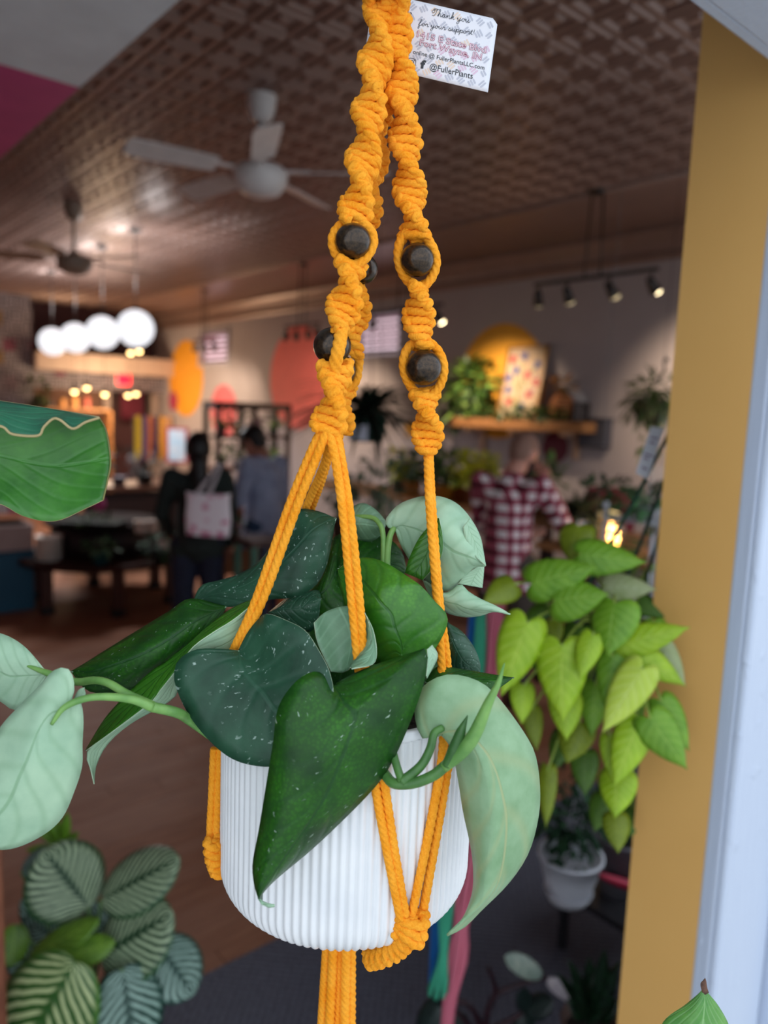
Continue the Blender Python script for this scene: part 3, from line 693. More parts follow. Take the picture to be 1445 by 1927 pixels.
# arm C (behind arm A)
hC = lambda y: .565+.045*max(0, y)/800
seg([(728, -40), (722, 60), (718, 130), (708, 230), (700, 310), (690, 390), (682, 470)], hC, phase=2.0)
bead(682, 506, hC(506), 28)
seg([(676, 535), (670, 580), (662, 640), (656, 665)], hC, phase=1.2)
c, r_ = bead(640, 697, hC(697), 30); around(c, r_, W(656, 655, hC(655)), W(648, 735, hC(735)))
seg([(646, 730), (644, 770), (636, 815)], hC, phase=.4)
sinnet(None, None, P=[W(727, 12, .552), W(727, -60, .556)], a=.012, b=.009, r=.0042, name='gathering_knot', flat=True)
# free cords
cord([(608, 805, .503), (588, 845, .503), (545, 950, .503), (482, 1128, .505), (444, 1214, .512), (425, 1255, .535)])
cord([(614, 808, .501), (600, 850, .500), (560, 950, .500), (498, 1120, .503), (454, 1214, .512), (436, 1255, .535)])
cord([(622, 812, .51), (612, 870, .535), (578, 950, .585), (530, 1070, .62)])
cord([(630, 812, .53), (608, 895, .56), (585, 960, .60), (550, 1060, .625)])
def pot_run(pts): return [on_pot(x, y, .0036) for x, y in pts]
cord([W(616, 808, .502), W(628, 850, .500), W(645, 960, .492), W(662, 1130, .490), W(673, 1240, .488), W(680, 1310, .482), on_pot(690, 1390, .004)]+pot_run([(706, 1480), (728, 1600), (754, 1730)]))
cord([W(630, 805, .505), W(645, 880, .502), W(660, 980, .492), W(676, 1130, .490), W(684, 1235, .488), W(692, 1310, .482), on_pot(702, 1390, .004)]+pot_run([(721, 1465), (742, 1600), (763, 1722)]))
cord([(636, 815, .58), (646, 880, .58), (658, 960, .58), (668, 1050, .58)])
cord([(628, 815, .60), (640, 900, .60), (655, 1000, .60)])
cord([W(804, 850, .573), W(808, 950, .550), W(822, 1130, .535), W(831, 1255, .52)]+pot_run([(834, 1400), (812, 1540), (775, 1722)]))
cord([W(808, 850, .575), W(813, 950, .553), W(827, 1130, .538), W(842, 1255, .525)]+pot_run([(846, 1400), (832, 1510), (794, 1728)]))
cord([(805, 850, .579), (811, 950, .575), (826, 1130, .562), (840, 1250, .55)])
# knots below
kn = [on_pot(776, 1722, .004), on_pot(775, 1745, .005), on_pot(766, 1768, .004)]
sinnet(None, None, P=kn, a=.0085, b=.004, pitch=.0052, name='square_knot', flat=True)
sinnet(None, None, P=[kn[-1], W(745, 1788, PH-.078), W(718, 1801, PH-.07), W(690, 1806, PH-.055)], a=.0042, b=.0022, r=.0030, pitch=.008, name='cord_bundle', flat=True)
for dx in (0, 11):
    cord([W(403+dx, 1408, PH-.02), W(399+dx, 1500, PH-.02), W(396+dx, 1575, PH-.02), W(404+dx*.6, 1640, PH-.015)])
sinnet(None, None, P=[W(400, 1578, PH-.025), W(403, 1610, PH-.025), W(414, 1642, PH-.02)], a=.004, b=.004, name='square_knot', flat=True)
for i, (x0, x1, dh) in enumerate(((620, 602, 0), (630, 617, -.004), (640, 634, .0), (650, 647, -.004), (658, 660, 0))):
    p0 = W(x0, 1760, PH+dh); p0.z = ZB-.004; p1 = W(x1, 1990, PH+dh)
    cord([p0, p0.lerp(p1, .5), p1], 'tassel_strand', .0040)

# ------------------------------------------------------------------ paper tag
TL, TR, BR, BL = (703, -17), (937, 37), (918, 174), (684, 119)
tg = thing('hang_tag', 'white printed shop tag with address tied to the orange cord', 'tag', W(810, 78, .585))
HT = .583
def TW(x, y, lift=0):
    s = (x-703)/234; return W(x, y, HT+.004*math.sin(s*2.2)-lift)
card = MB(); rows = []; uvr = []
rad = .09
for i in range(25):
    row = []
    for j in range(15):
        u, v = i/24, j/14
        if i == 24 and j in (0,): u, v = .978, .03
        x = TL[0]*(1-u)*(1-v)+TR[0]*u*(1-v)+BR[0]*u*v+BL[0]*(1-u)*v; y = TL[1]*(1-u)*(1-v)+TR[1]*u*(1-v)+BR[1]*u*v+BL[1]*(1-u)*v
        row.append(TW(x, y)); uvr.append((u, v))
    rows.append(row)
card.grid(rows, uvr, .0003, (0, 0, 0), flip=False)
mCard = M('f0f2fa', .55)
obj('card', card, mCard, tg)
# brush stroke print
pr = MB(); rnd = random.Random(5)
ex, ey = V((1, .231)), V((-.139, 1.0))
for gi in range(11):
    for gj in range(6):
        cx, cy = 712+gi*21.5+(gj % 2)*3, None
        u = (gi+.5)/11; v = (gj+.5)/6
        cx = TL[0]*(1-u)*(1-v)+TR[0]*u*(1-v)+BR[0]*u*v+BL[0]*(1-u)*v; cy = TL[1]*(1-u)*(1-v)+TR[1]*u*(1-v)+BR[1]*u*v+BL[1]*(1-u)*v
        d = V((.78, -.62)) if (gi+gj) % 2 else V((.42, .9)); nrm = V((-d.y, d.x)); mi = rnd.choice((0, 0, 0, 0, 1, 2)) 
        for k in (-1, 0, 1):
            c0 = V((cx, cy))+nrm*k*5.2; L = 6.5+rnd.uniform(-1, 1.2); wd = 1.9
            pts = [c0-d*L, c0-d*L*.7+nrm*wd, c0+d*L*.8+nrm*wd*.9, c0+d*L, c0+d*L*.7-nrm*wd, c0-d*L*.8-nrm*wd*.8]
            if any(p.x > 933-(p.y-37)*.139 for p in pts): continue
            pr.add([TW(p.x, p.y, .0004) for p in pts], [(0, 5, 4, 3, 2, 1)], mi)
obj('brush_print', pr, [M('c6cad8', .6), M('e6cbe0', .6), M('eedccd', .6)], tg, False)
def text_geo(body, offset=0):
    cu = bpy.data.curves.new('t', 'FONT'); cu.body = body; cu.size = 1; cu.offset = offset; cu.resolution_u = 3
    o = bpy.data.objects.new('t', cu); col.objects.link(o); dg = bpy.context.evaluated_depsgraph_get(); dg.update()
    me = o.evaluated_get(dg).to_mesh(); vs = [(v.co.x, v.co.y) for v in me.vertices]; fs = [tuple(p.vertices) for p in me.polygons]
    bpy.data.objects.remove(o); bpy.data.curves.remove(cu); return vs, fs
def print_text(name, body, p0, p1, cap, m, offset=0, lift=.0006, ref=None):
    vs, fs = text_geo(body, offset); r_ = ref or (min(v[0] for v in vs), max(v[0] for v in vs))
    p0, p1 = V(p0), V(p1); upv = V((.139, -1.0))*cap/.72; mb = MB()
    mb.add([TW(*(p0+(p1-p0)*((x-r_[0])/(r_[1]-r_[0]))+upv*y), lift) for x, y in vs], fs)
    obj(name, mb, m, tg, False); return r_
mInk = M('34383f', .6)
mRose = M('a8506e', .6); mPinkFill = M('f0d6e2', .6)
for body_, a, b in (('1415 E State Blvd', (784, 69), (914, 100)), ('Fort Wayne, IN', (789, 84.5), (906, 113))):
    rf = print_text('address_lettering', body_, a, b, 12, mRose, .03, .0006)
    print_text('address_lettering_fill', body_, a, b, 12, mPinkFill, -.004, .0009, rf)
print_text('web_lettering', 'Shop online @ FullerPlantsLLC.com', (752, 95), (911, 131.5), 8.2, mInk, .004)
print_text('handle_lettering', '@FullerPlants', (808, 130), (889, 148.5), 11.5, mInk, .004)
print_text('social_mark', 'f', (790, 127.5), (800, 128.5), 14.5, mInk, .05)
def strip(mb, pts, wd, lift, closed=False, n=None):
    P = [p for p in pts]; m = len(P); vs = []
    for i in range(m):
        a = P[(i-1) % m] if closed else P[max(i-1, 0)]; b = P[(i+1) % m] if closed else P[min(i+1, m-1)]
        d = (b-a); d = d.normalized() if d.length > 1e-6 else V((1, 0)); nn = V((-d.y, d.x))*wd/2
        vs += [TW(*(P[i]+nn), lift), TW(*(P[i]-nn), lift)]
    fs = [(2*i, 2*i+1, 2*((i+1) % m)+1, 2*((i+1) % m)) for i in range(m if closed else m-1)]
    mb.add(vs, fs); return mb
ic = MB(); cc = V((775, 117)); 
sq = []
for k in range(32):
    a = 2*math.pi*k/32; ca, sa = math.cos(a), math.sin(a); q_ = 1/max(1e-6, (abs(ca)**4+abs(sa)**4)**.25); sq.append(cc+ex*(7.0*ca*q_)+ey*(7.0*sa*q_))
strip(ic, sq, 1.0, .0006, True)
strip(ic, [cc+ex*(3.6*math.cos(2*math.pi*k/24))+ey*(3.6*math.sin(2*math.pi*k/24)) for k in range(24)], 1.0, .0006, True)
strip(ic, [cc+V((4.6, -3.4))+ex*(.5*math.cos(2*math.pi*k/8))+ey*(.5*math.sin(2*math.pi*k/8)) for k in range(8)], .9, .0006, True)
obj('camera_icon', ic, mInk, tg, False)
pin = MB(); pc = V((766, 59)); ring = [pc+ex*(9.5*math.cos(2*math.pi*k/28))+ey*(9.5*math.sin(2*math.pi*k/28)) for k in range(28)]
pin.add([TW(p.x, p.y, .0006) for p in ring], [tuple(range(28))[::-1]], 1)
strip(pin, ring, 1.3, .0008, True); obj('location_pin', pin, [M('7a3a56', .6), M('f2a9c4', .6)], tg, False)
# single-stroke script
GL = {
 'T': ([[(.9, 1.75), (.3, 1.8), (-.25, 1.35), (-.1, .85), (.25, 1.0), (.3, 1.45), (.0, 1.9), (.5, 2.15), (1.15, 2.05), (1.5, 2.2)], [(.85, 2.05), (.7, 1.2), (.5, .4), (.2, .0), (-.1, .12)]], 1.05),
 'h': ([[(.0, .1), (.45, 1.2), (.55, 2.0), (.4, 2.1), (.3, 1.4), (.22, .0), (.4, .75), (.65, .98), (.75, .7), (.72, .2), (.95, .08), (1.1, .3)]], 1.02),
 'a': ([[(.0, .2), (.2, .7), (.65, .95), (.4, 1.0), (.18, .6), (.22, .12), (.48, .08), (.72, .9), (.7, .3), (.85, .06), (1.05, .3)]], 1.0),
 'n': ([[(.0, .3), (.2, .9), (.25, .4), (.2, .0), (.4, .7), (.65, .98), (.72, .6), (.7, .2), (.88, .05), (1.05, .3)]], 1.0),
 'k': ([[(.0, .1), (.45, 1.2), (.55, 2.0), (.4, 2.1), (.3, 1.4), (.22, .0), (.35, .6), (.65, .95), (.72, .7), (.35, .52), (.6, .4), (.75, .05), (1.0, .25)]], 1.0),
 'y': ([[(.0, .4), (.15, .95), (.18, .4), (.35, .08), (.6, .4), (.72, .95), (.65, .2), (.5, -.7), (.2, -.95), (.1, -.6), (.5, -.1), (1.0, .3)]], 1.0),
 'o': ([[(.0, .3), (.3, .95), (.12, .5), (.3, .05), (.6, .2), (.65, .75), (.4, .98), (.55, .8), (.95, .75)]], .9),
 'u': ([[(.0, .4), (.15, .95), (.15, .3), (.35, .06), (.6, .35), (.7, .95), (.68, .25), (.85, .06), (1.05, .3)]], 1.0),
 'f': ([[(.0, .2), (.35, 1.0), (.65, 1.9), (.5, 2.15), (.35, 1.6), (.2, .2), (.05, -.8), (.2, -1.0), (.35, -.6), (.3, .0), (.55, .1), (.85, .4)]], .8),
 'r': ([[(.0, .2), (.25, 1.05), (.35, .85), (.6, .9), (.55, .3), (.7, .05), (.95, .3)]], .85),
 's': ([[(.0, .15), (.4, 1.05), (.5, .7), (.7, .3), (.45, .02), (.15, .15), (.6, .08), (.95, .3)]], .9),
 'p': ([[(.0, .4), (.22, 1.0), (.15, .2), (.02, -.9), (.12, -.3), (.3, .7), (.6, .98), (.75, .6), (.55, .08), (.3, .12), (.7, .1), (1.0, .3)]], .95),
 't': ([[(.0, .3), (.3, 1.2), (.35, 1.7), (.25, .6), (.35, .06), (.6, .25)], [(.0, 1.15), (.65, 1.25)]], .65),
 '!': ([[(.3, 1.9), (.2, .55)], [(.15, .12), (.14, .0)]], .4), ' ': ([], .55)}
def script_text(name, body, p0, p1, xh, wd=.85):
    tot = sum(GL[c][1] for c in body); p0, p1 = V(p0), V(p1); mb = MB(); adv = 0; upv = V((.2, -1))*xh
    for ch in body:
        for st in GL[ch][0]:
            P = []
            for (x, y) in st: P.append(p0+(p1-p0)*((adv+x)/tot)+upv*y)
            Q = cat([V((p.x, p.y, 0)) for p in P], max(6, len(P)*5)); strip(mb, [V((p.x, p.y)) for p in Q], wd, .0006)
        adv += GL[ch][1]
    obj(name, mb, mInk, tg, False)
script_text('script_lettering', 'Thank you', (814, 29), (883, 43), 6.2)
script_text('script_lettering', 'for your support!', (787, 47.5), (892, 66), 5.4)
obj('twine', rope(MB(), [W(757, -20, .565), W(761, 5, .57), W(766, 20, .577), W(771, 26, .5815)], .0009, 8, .0008), M('c9a58c', .9), tg)
obj('eyelet', MB().lathe([(.0006, 0), (.0014, 0), (.0014, .0005), (.0006, .0005)], W(771, 26, .5818), 14), M('3a3a3a', .4), tg)

# ================================================================== plants near the doorway
def frame_leaf(mb, B, T, width, nrm, prof, cup=.12, droop=.1, n=14, sub=3, wave=0, thick=.0007, fold=0, mats=(0, 1, 2), vr=(0, 1)):
    """leaf from base B to tip T, upper side towards nrm"""
    B, T = V(B), V(T); ax = T-B; L = ax.length; ax.normalize(); nrm = (nrm-ax*nrm.dot(ax)).normalized(); sd = ax.cross(nrm)
    E = cat([V((x, y, 0)) for x, y in prof], n); rows = []; uvr = []
    for i in range(n+1):
        t = i/n; row = []
        for j in range(-sub, sub+1):
            s = j/sub; e = E[i]; x = e.x*width*s; y = (t*(1-abs(s))+e.y*abs(s))*L
            z = -cup*width*(s*s)*math.sin(math.pi*min(1, t*.9+.1)) - droop*L*(y/L)**2 + droop*L*.5*(y/L) + fold*abs(s)*width*e.x
            if wave: z += wave*width*math.sin(t*9+s*2)*abs(s)
            row.append(B+ax*y+sd*x+nrm*z); uvr.append((max(0, min(1, y/L)), vr[0]+(vr[1]-vr[0])*(s+1)/2))
        rows.append(row)
    t = MB(); t.grid(rows, uvr, thick, mats)
    a, b, c, d = [t.v[i] for i in t.f[len(t.f)//6]]
    if (c-a).cross(d-b).dot(nrm) < 0: t = MB(); t.grid(rows, uvr, thick, mats, True)
    o = len(mb.v); mb.v += t.v; mb.uv += t.uv; mb.f += [tuple(i+o for i in f) for f in t.f]; mb.mi += t.mi
    return mb
HEART = [(0, 0), (.10, -.10), (.27, -.14), (.43, -.06), (.5, .12), (.48, .32), (.40, .52), (.27, .72), (.12, .88), (.03, .97), (0, 1.03)]
OVATE = [(0, 0), (.16, -.01), (.36, .12), (.48, .32), (.5, .5), (.44, .70), (.30, .87), (.12, .97), (0, 1.0)]
LANCE = [(0, 0), (.2, .08), (.42, .25), (.5, .42), (.44, .62), (.28, .8), (.1, .94), (0, 1.0)]

# --- neon heart leaf plant inside the doorway
def neon(n_, d, l_, v_, tr=.22): return leaf_mat('neon_leaf_'+n_, d, l_, v_, nveins=6, rough=.4, veinamt=.3, trans=tr, bump=.5)
NM = {'b': neon('bright', '8fb816', 'acd02a', 'c6e05a'), 'y': neon('yellow', 'b0cc3c', 'c6dc55', 'd6e884'), 'g': neon('green', '5f9418', '7fb02c', '9cc652'), 'o': neon('olive', '6c8010', '86981a', '97a83a'), 'd': neon('dark', '3d6414', '527c1e', '6a8c38'), 'p': neon('pale', '93a46a', 'b3bd90', 'bcc8a0')}
mNeonBack = M('a3b872', .5)
nc = W(1150, 1190, 1.33)
neonp = thing('neon_philodendron', 'lime green heart leaf plant hanging inside the doorway by the yellow wall', 'plant', nc)
NL = [((1057, 1215), (1058, 1358), 104, 1.08, 'b'), ((992, 1172), (944, 1308), 92, 1.10, 'b'), ((1115, 1196), (1090, 1276), 52, 1.07, 'b'), ((1156, 1135), (1142, 1233), 99, 1.08, 'g'),
      ((1042, 1130), (1142, 1117), 86, 1.11, 'g'), ((1000, 1097), (1120, 1066), 84, 1.13, 'g'), ((1091, 1043), (1214, 1056), 76, 1.15, 'g'), ((1086, 990), (1072, 1056), 72, 1.22, 'o'),
      ((1168, 1211), (1295, 1180), 66, 1.09, 'b'), ((1193, 1224), (1289, 1289), 62, 1.085, 'b'), ((1243, 1208), (1290, 1290), 44, 1.10, 'p'), ((1209, 1258), (1135, 1376), 78, 1.05, 'y'),
      ((1152, 1235), (1150, 1360), 62, 1.09, 'g'), ((1223, 1352), (1293, 1447), 82, 1.05, 'g'), ((1244, 1320), (1297, 1412), 64, 1.075, 'g'), ((1201, 1360), (1156, 1480), 76, 1.06, 'b'),
      ((1147, 1389), (1156, 1474), 42, 1.085, 'b'), ((1162, 1455), (1156, 1538), 78, 1.08, 'b'), ((1159, 1535), (1163, 1605), 56, 1.13, 'o'), ((1064, 1305), (1066, 1392), 68, 1.11, 'b'),
      ((1090, 1360), (1066, 1435), 74, 1.14, 'o'), ((985, 1290), (983, 1361), 52, 1.12, 'b'), ((1000, 1335), (1010, 1412), 42, 1.16, 'o'), ((1100, 1418), (1100, 1497), 58, 1.18, 'd'),
      ((1030, 1450), (1025, 1558), 40, 1.15, 'o'), ((1035, 1168), (1050, 1212), 48, 1.15, 'o'), ((966, 1098), (910, 1132), 58, 1.14, 'o'), ((1030, 1140), (985, 1172), 42, 1.18, 'd'),
      ((1138, 1103), (1233, 1108), 58, 1.17, 'p'), ((1120, 1290), (1112, 1385), 60, 1.14, 'g'), ((1185, 1300), (1195, 1385), 56, 1.12, 'g'), ((1135, 1500), (1118, 1565), 50, 1.2, 'd'), ((1190, 1520), (1186, 1575), 44, 1.2, 'd'),
      ((1090, 1180), (1070, 1250), 70, 1.16, 'd'), ((1010, 1200), (1030, 1290), 60, 1.17, 'd'), ((1110, 1120), (1180, 1160), 60, 1.2, 'd'), ((1200, 1130), (1250, 1160), 46, 1.19, 'd'), ((1060, 1380), (1040, 1450), 50, 1.2, 'd'), ((1230, 1170), (1240, 1240), 50, 1.16, 'g')]
rnd = random.Random(11)
for (b, t, wd, h, k) in NL:
    B = W(b[0], b[1], h+.02); T = W(t[0], t[1], h-.01); nr = (CAM-B).normalized()+V((rnd.uniform(-.25, .25), rnd.uniform(-.25, .25), rnd.uniform(.1, .5)))
    lf = obj('leaf', frame_leaf(MB(), B, T, pxm(wd, h), nr, HEART, cup=.16, droop=.12, n=16, sub=4, wave=.012), [NM[k], mNeonBack, NM[k]], neonp)
    mid = B.lerp(nc, .5)+V((0, 0, .03)); P = cat([B, B.lerp(mid, .6)+V((0, 0, .012)), mid, nc+V((rnd.uniform(-.03, .03), rnd.uniform(-.03, .03), .02))], 12)
    obj('petiole', MB().tube(P, .0018, 6), M('93ad45', .5), lf)
npot = thing('nursery_pot', 'dark green nursery pot almost hidden by lime green leaves', 'pot', nc-V((0, 0, .10)))
obj('body', MB().lathe([(0, -.10), (.05, -.10), (.055, -.095), (.072, 0), (.076, 0), (.076, .012), (.070, .012), (.068, -.02), (0, -.022)], nc, 28), M('16301f', .5), npot)
wr = MB(); hk = W(1345, 640, 1.46)
for q_ in (W(1108, 1098, 1.22), W(1165, 1125, 1.30), W(1200, 1140, 1.40)): wr.tube(cat([q_, q_.lerp(hk, .5)+V((0, 0, -.01)), hk], 14), .0033, 8)
obj('hanger_wires', wr, M('1f4a38', .4), npot)
lt = MB(); q4 = [W(1225, 803, 1.33), W(1250, 806, 1.33), W(1218, 902, 1.31), W(1196, 890, 1.31)]
lt.add(q4+[p+f0*.0006 for p in q4], [(0, 3, 2, 1), (4, 5, 6, 7), (0, 1, 5, 4), (1, 2, 6, 5), (2, 3, 7, 6), (3, 0, 4, 7)])
nt_ = obj('plant_label', lt, M('dfe2ea', .5), npot, False)
lp = MB()
for k, (u0, u1, v_) in enumerate(((.2, .8, .2), (.25, .7, .3), (.15, .85, .55), (.2, .6, .63), (.3, .75, .82))):
    e = [q4[0].lerp(q4[1], u).lerp(q4[3].lerp(q4[2], u), vv)-f0*.0006 for u, vv in ((u0, v_), (u1, v_), (u1, v_+.035), (u0, v_+.035))]
    lp.add(e, [(0, 3, 2, 1)])
obj('print_lines', lp, M('8a6f92', .6), nt_, False)

# --- the folded leaf reaching in at the upper left, and the tip in the lower right corner
lv = thing('folded_leaf', 'big green leaf with dry brown edge reaching in at the upper left', 'leaf', W(-70, 860, .5))
mFold = leaf_mat('folded_leaf_face', '2c6428', '478a30', '4f8f44', nveins=4, slant=5, rough=.4, veinamt=.2, bump=.35)
mFoldT = leaf_mat('folded_leaf_outer', '24604a', '357a58', '4a8a6a', nveins=3, slant=5, rough=.35, veinamt=.2)
mDry = M('b9a878', .7)
fold = [(-70, 742), (0, 754), (60, 763), (125, 774), (186, 785)]
wav = [(-70, 800), (0, 802), (23, 817), (71, 820), (82, 804), (100, 788), (114, 791), (137, 807), (160, 795), (187, 786)]
low = ([([(-70, 742), (0, 754), (60, 763), (125, 774), (186, 785)], .505), ([(-70, 830), (0, 832), (100, 838), (199, 812)], .512), ([(-70, 890), (0, 895), (110, 900), (207, 868)], .507), ([(-70, 935), (0, 948), (39, 969), (80, 980), (114, 978), (160, 957), (194, 941)], .492)], 'top')
leaf([low], top=mFold, back=mFoldT, rim=mDry, parent=lv, n=22, name='lower_face')
leaf([([(fold, .5045), ([(-70, 770), (0, 780), (70, 792), (120, 785), (187, 785)], .488), (wav, .478)], 'top')], top=mFoldT, back=mFold, rim=mDry, parent=lv, n=40, name='folded_flap')
obj('dry_edge', MB().tube(cat([W(x, y, .4775) for x, y in wav], 50), .0009, 6), mDry, lv)
obj('dry_edge', MB().tube(cat([W(186, 785, .503), W(200, 812, .510), W(208, 868, .506), W(202, 905, .499), W(194, 941, .492)], 24), .0006, 6), M('7d7a45', .7), lv)
cl = thing('leaf_tip', 'green leaf tip with brown point in front of the white door frame', 'leaf', W(1300, 1960, .5))
leaf([([([(1323, 1862), (1290, 1890), (1250, 1920), (1225, 1970)], (.5, .51)), ([(1325, 1862), (1318, 1900), (1312, 1970)], (.5, .492)), ([(1330, 1866), (1350, 1890), (1370, 1925), (1385, 1970)], (.5, .51))], 'top')],
     top=leaf_mat('corner_leaf', '3f7d3a', '6aa548', '8fbb7c', nveins=3, slant=8, rough=.35, veinamt=.3), back=mBack, rim=M('a9b06a', .6), parent=cl, n=16, name='blade')
leaf([([([(1324, 1843), (1318, 1853), (1322, 1870)], .4995), ([(1327, 1841), (1325, 1855), (1327, 1872)], .499), ([(1329, 1846), (1331, 1860), (1334, 1868)], .4995)], 'top')], top=M('6b4a3a', .8, '4a3328', 300), back=M('6b4a3a', .8), rim=M('6b4a3a', .8), parent=cl, n=6, name='dry_point')

# --- striped prayer plant on the window ledge, lower left
mStripe = stripe_leaf('striped_leaf', '1e4226', 'b4c9a2', '35683a'); mStripe2 = stripe_leaf('striped_leaf_cool', '1d443a', '9cbcae', '2a5a4a', 9); mStripe3 = stripe_leaf('striped_leaf_warm', '2a5a1c', 'c0ce94', '5a8e32', 9)
mUnder = M('5f8a58', .5); mFresh = leaf_mat('young_leaf', '4a7420', '6f9a2c', '93b84a', nveins=8, rough=.4, veinamt=.4)
pc_ = W(165, 1800, 1.75); pcb = V((pc_.x, pc_.y, pc_.z-.20))
cal = thing('striped_prayer_plant', 'prayer plant with round silver striped leaves at lower left', 'plant', pcb)
CL = [((168, 1708), (82, 1598), 172, 1.74, mStripe), ((190, 1694), (334, 1612), 132, 1.74, mStripe), ((186, 1802), (322, 1716), 172, 1.66, mStripe), ((140, 1812), (18, 2020), 215, 1.55, mStripe3), ((230, 1825), (258, 2005), 150, 1.60, mStripe2),
      ((292, 1772), (366, 1872), 130, 1.70, mStripe2), ((52, 1806), (182, 1728), 70, 1.64, mFresh), ((125, 1800), (215, 1772), 60, 1.62, mFresh), ((60, 1800), (90, 1700), 80, 1.8, mStripe2), ((120, 1770), (60, 1740), 70, 1.78, mStripe2), ((30, 1740), (20, 1820), 60, 1.74, mFresh), ((40, 1640), (100, 1600), 60, 1.85, mStripe2), ((150, 1760), (40, 1690), 90, 1.86, mStripe2), ((230, 1800), (170, 1700), 80, 1.84, mStripe2), ((110, 1830), (10, 1790), 80, 1.76, mStripe2), ((250, 1830), (190, 1900), 90, 1.74, mStripe2)]
for (b, t, wd, h, m) in CL:
    B = W(b[0], b[1], h+.02); T = W(t[0], t[1], h-.03 if t[1] > b[1] else h+.04); nr = (CAM-B).normalized()*.9+V((rnd.uniform(-.2, .2), rnd.uniform(-.2, .2), .6))
    lf = obj('leaf', frame_leaf(MB(), B, T, pxm(wd, h), nr, OVATE, cup=.10, droop=.10, n=18, sub=5, wave=.012), [m, mUnder, mUnder], cal)
    obj('petiole', MB().tube(cat([B, B.lerp(pcb, .4)+V((0, 0, .02)), pcb+V((rnd.uniform(-.03, .03), rnd.uniform(-.03, .03), 0))], 10), .004, 6), M('5f8446', .5), lf)
def potlathe(c, r, h, top=1.0, bot=.75, lip=.004): return MB().lathe([(0, 0), (r*bot, 0), (r*top*.98, h*.96), (r*top+lip, h*.96), (r*top+lip, h), (r*top-.004, h), (r*top*.93, h*.8), (0, h*.8)], c, 28)
cp = thing('planter_pot', 'dark plastic pot under the striped prayer plant', 'pot', pcb-V((0, 0, .18)))
obj('body', potlathe(pcb-V((0, 0, .18)), .11, .18), M('1b1f1c', .5), cp); obj('soil', MB().lathe([(0, .152), (.09, .15)], pcb-V((0, 0, .18)), 20), mSoil, cp)
# plant ledge they stand on, with a wooden crate edge
lz = pcb.z-.18
lb = thing('plant_ledge', 'low dark wooden plant bench at lower left of the doorway', 'bench', (pcb.x-.12, pcb.y-.05, 0))
obj('top_board', MB().bevbox((pcb.x-.14, pcb.y, lz-.02), (.62, .62, .04), .005), M('2c1d16', .6, '1e130e', 20), lb, False)
for sx_ in (-.40, .12):
    for sy_ in (-.26, .26): obj('leg', MB().bb(pcb.x+sx_-.02, pcb.x+sx_+.02, pcb.y+sy_-.02, pcb.y+sy_+.02, .0, lz-.04), M('2c1d16', .6), lb, False)
wb = W(2, 1700, 1.5); 
cr = thing('wooden_post', 'reddish brown wooden post at the left edge of the doorway', 'post', (wb.x-.03, wb.y, .0))
obj('shaft', MB().bevbox((wb.x-.025, wb.y, .45), (.05, .05, .92), .004), M('8a5238', .5, '6e3d28', 14, stretch=(8, 8, 1)), cr, False)
obj('cap', MB().bevbox((wb.x-.025, wb.y, .92), (.056, .056, .03), .006), M('8a5238', .5), cr, False)
# lime palm sprig behind
lp_ = W(115, 1580, 2.0); pl = thing('lime_palm_sprig', 'small lime green palm behind the striped prayer plant', 'plant', V((lp_.x, lp_.y, 0)))
mLime = leaf_mat('lime_palm_leaf', '5d8f1c', '7db22c', '98c24a', nveins=4, rough=.45, veinamt=.2, trans=.15)
for i, (dx, dy) in enumerate(((-50, -40), (-20, -60), (20, -45), (40, -10), (30, 40), (5, 55), (-25, 45), (-60, 20))):
    T = W(105+dx, 1575+dy, 2.0); B = lp_+V((0, 0, -.02))
    obj('leaf', frame_leaf(MB(), B, T, .035, (CAM-B).normalized()+Z, LANCE, cup=.2, droop=.2, n=8, sub=2), [mLime, mLime, mLime], pl)
obj('stem', MB().tube(cat([lp_, lp_-V((.02, 0, .3)), V((lp_.x, lp_.y, .0))], 10), .006, 7), mStem, pl)

# --- coloured cord hangers in the background, right of the pot
def tassel(name, lab, hexc, pts, h, wd):
    o = thing(name, lab, 'plant hanger', W(pts[-1][0], pts[-1][1], h), 'coloured cord hangers behind the pot')
    m = rope_mat(name+'_cotton_'+hexc, hexc, hexc); rr = random.Random(len(lab))
    mid = len(pts)//2
    for k in range(7):
        a = 2*math.pi*k/7; P = []
        for i, (x, y, f_) in enumerate(pts): P.append(W(x, y, h)+(r0*math.cos(a)+f0*math.sin(a))*pxm(wd*f_, h))
        obj('strand', MB().tube(cat(P, 26), pxm(wd*.42, h), 7, lobes=3, tw=300), m, o)
    for (x, y, f_) in pts:
        if f_ < .55: obj('wrap_knot', MB().ball(W(x, y, h), (pxm(wd*.75, h),)*3, 10), m, o)
tassel('pink_cord_hanger', 'dusty pink cotton cord hanger tail behind the ribbed pot', 'c4697c', [(935, 1120, .5), (925, 1200, .9), (915, 1400, 1), (896, 1560, 1.0), (874, 1690, 1), (868, 1735, .45), (860, 1800, 1.0), (846, 1880, .5), (838, 1960, .4)], 1.5, 17)
tassel('green_cord_hanger', 'sea green cotton tassel hanging beside the dusty pink one', '3f9c7c', [(905, 1150, .5), (900, 1250, .8), (875, 1500, .8), (848, 1650, .9), (838, 1720, 1), (834, 1795, .45), (830, 1830, 1.0), (822, 1868, 1.6)], 1.47, 11)
tassel('blue_cord_hanger', 'bright blue cotton cord hanger tail beside the sea green tassel', '1f5fa0', [(890, 1160, .5), (880, 1300, .8), (840, 1600, .8), (826, 1700, 1), (818, 1850, 1)], 1.53, 10)

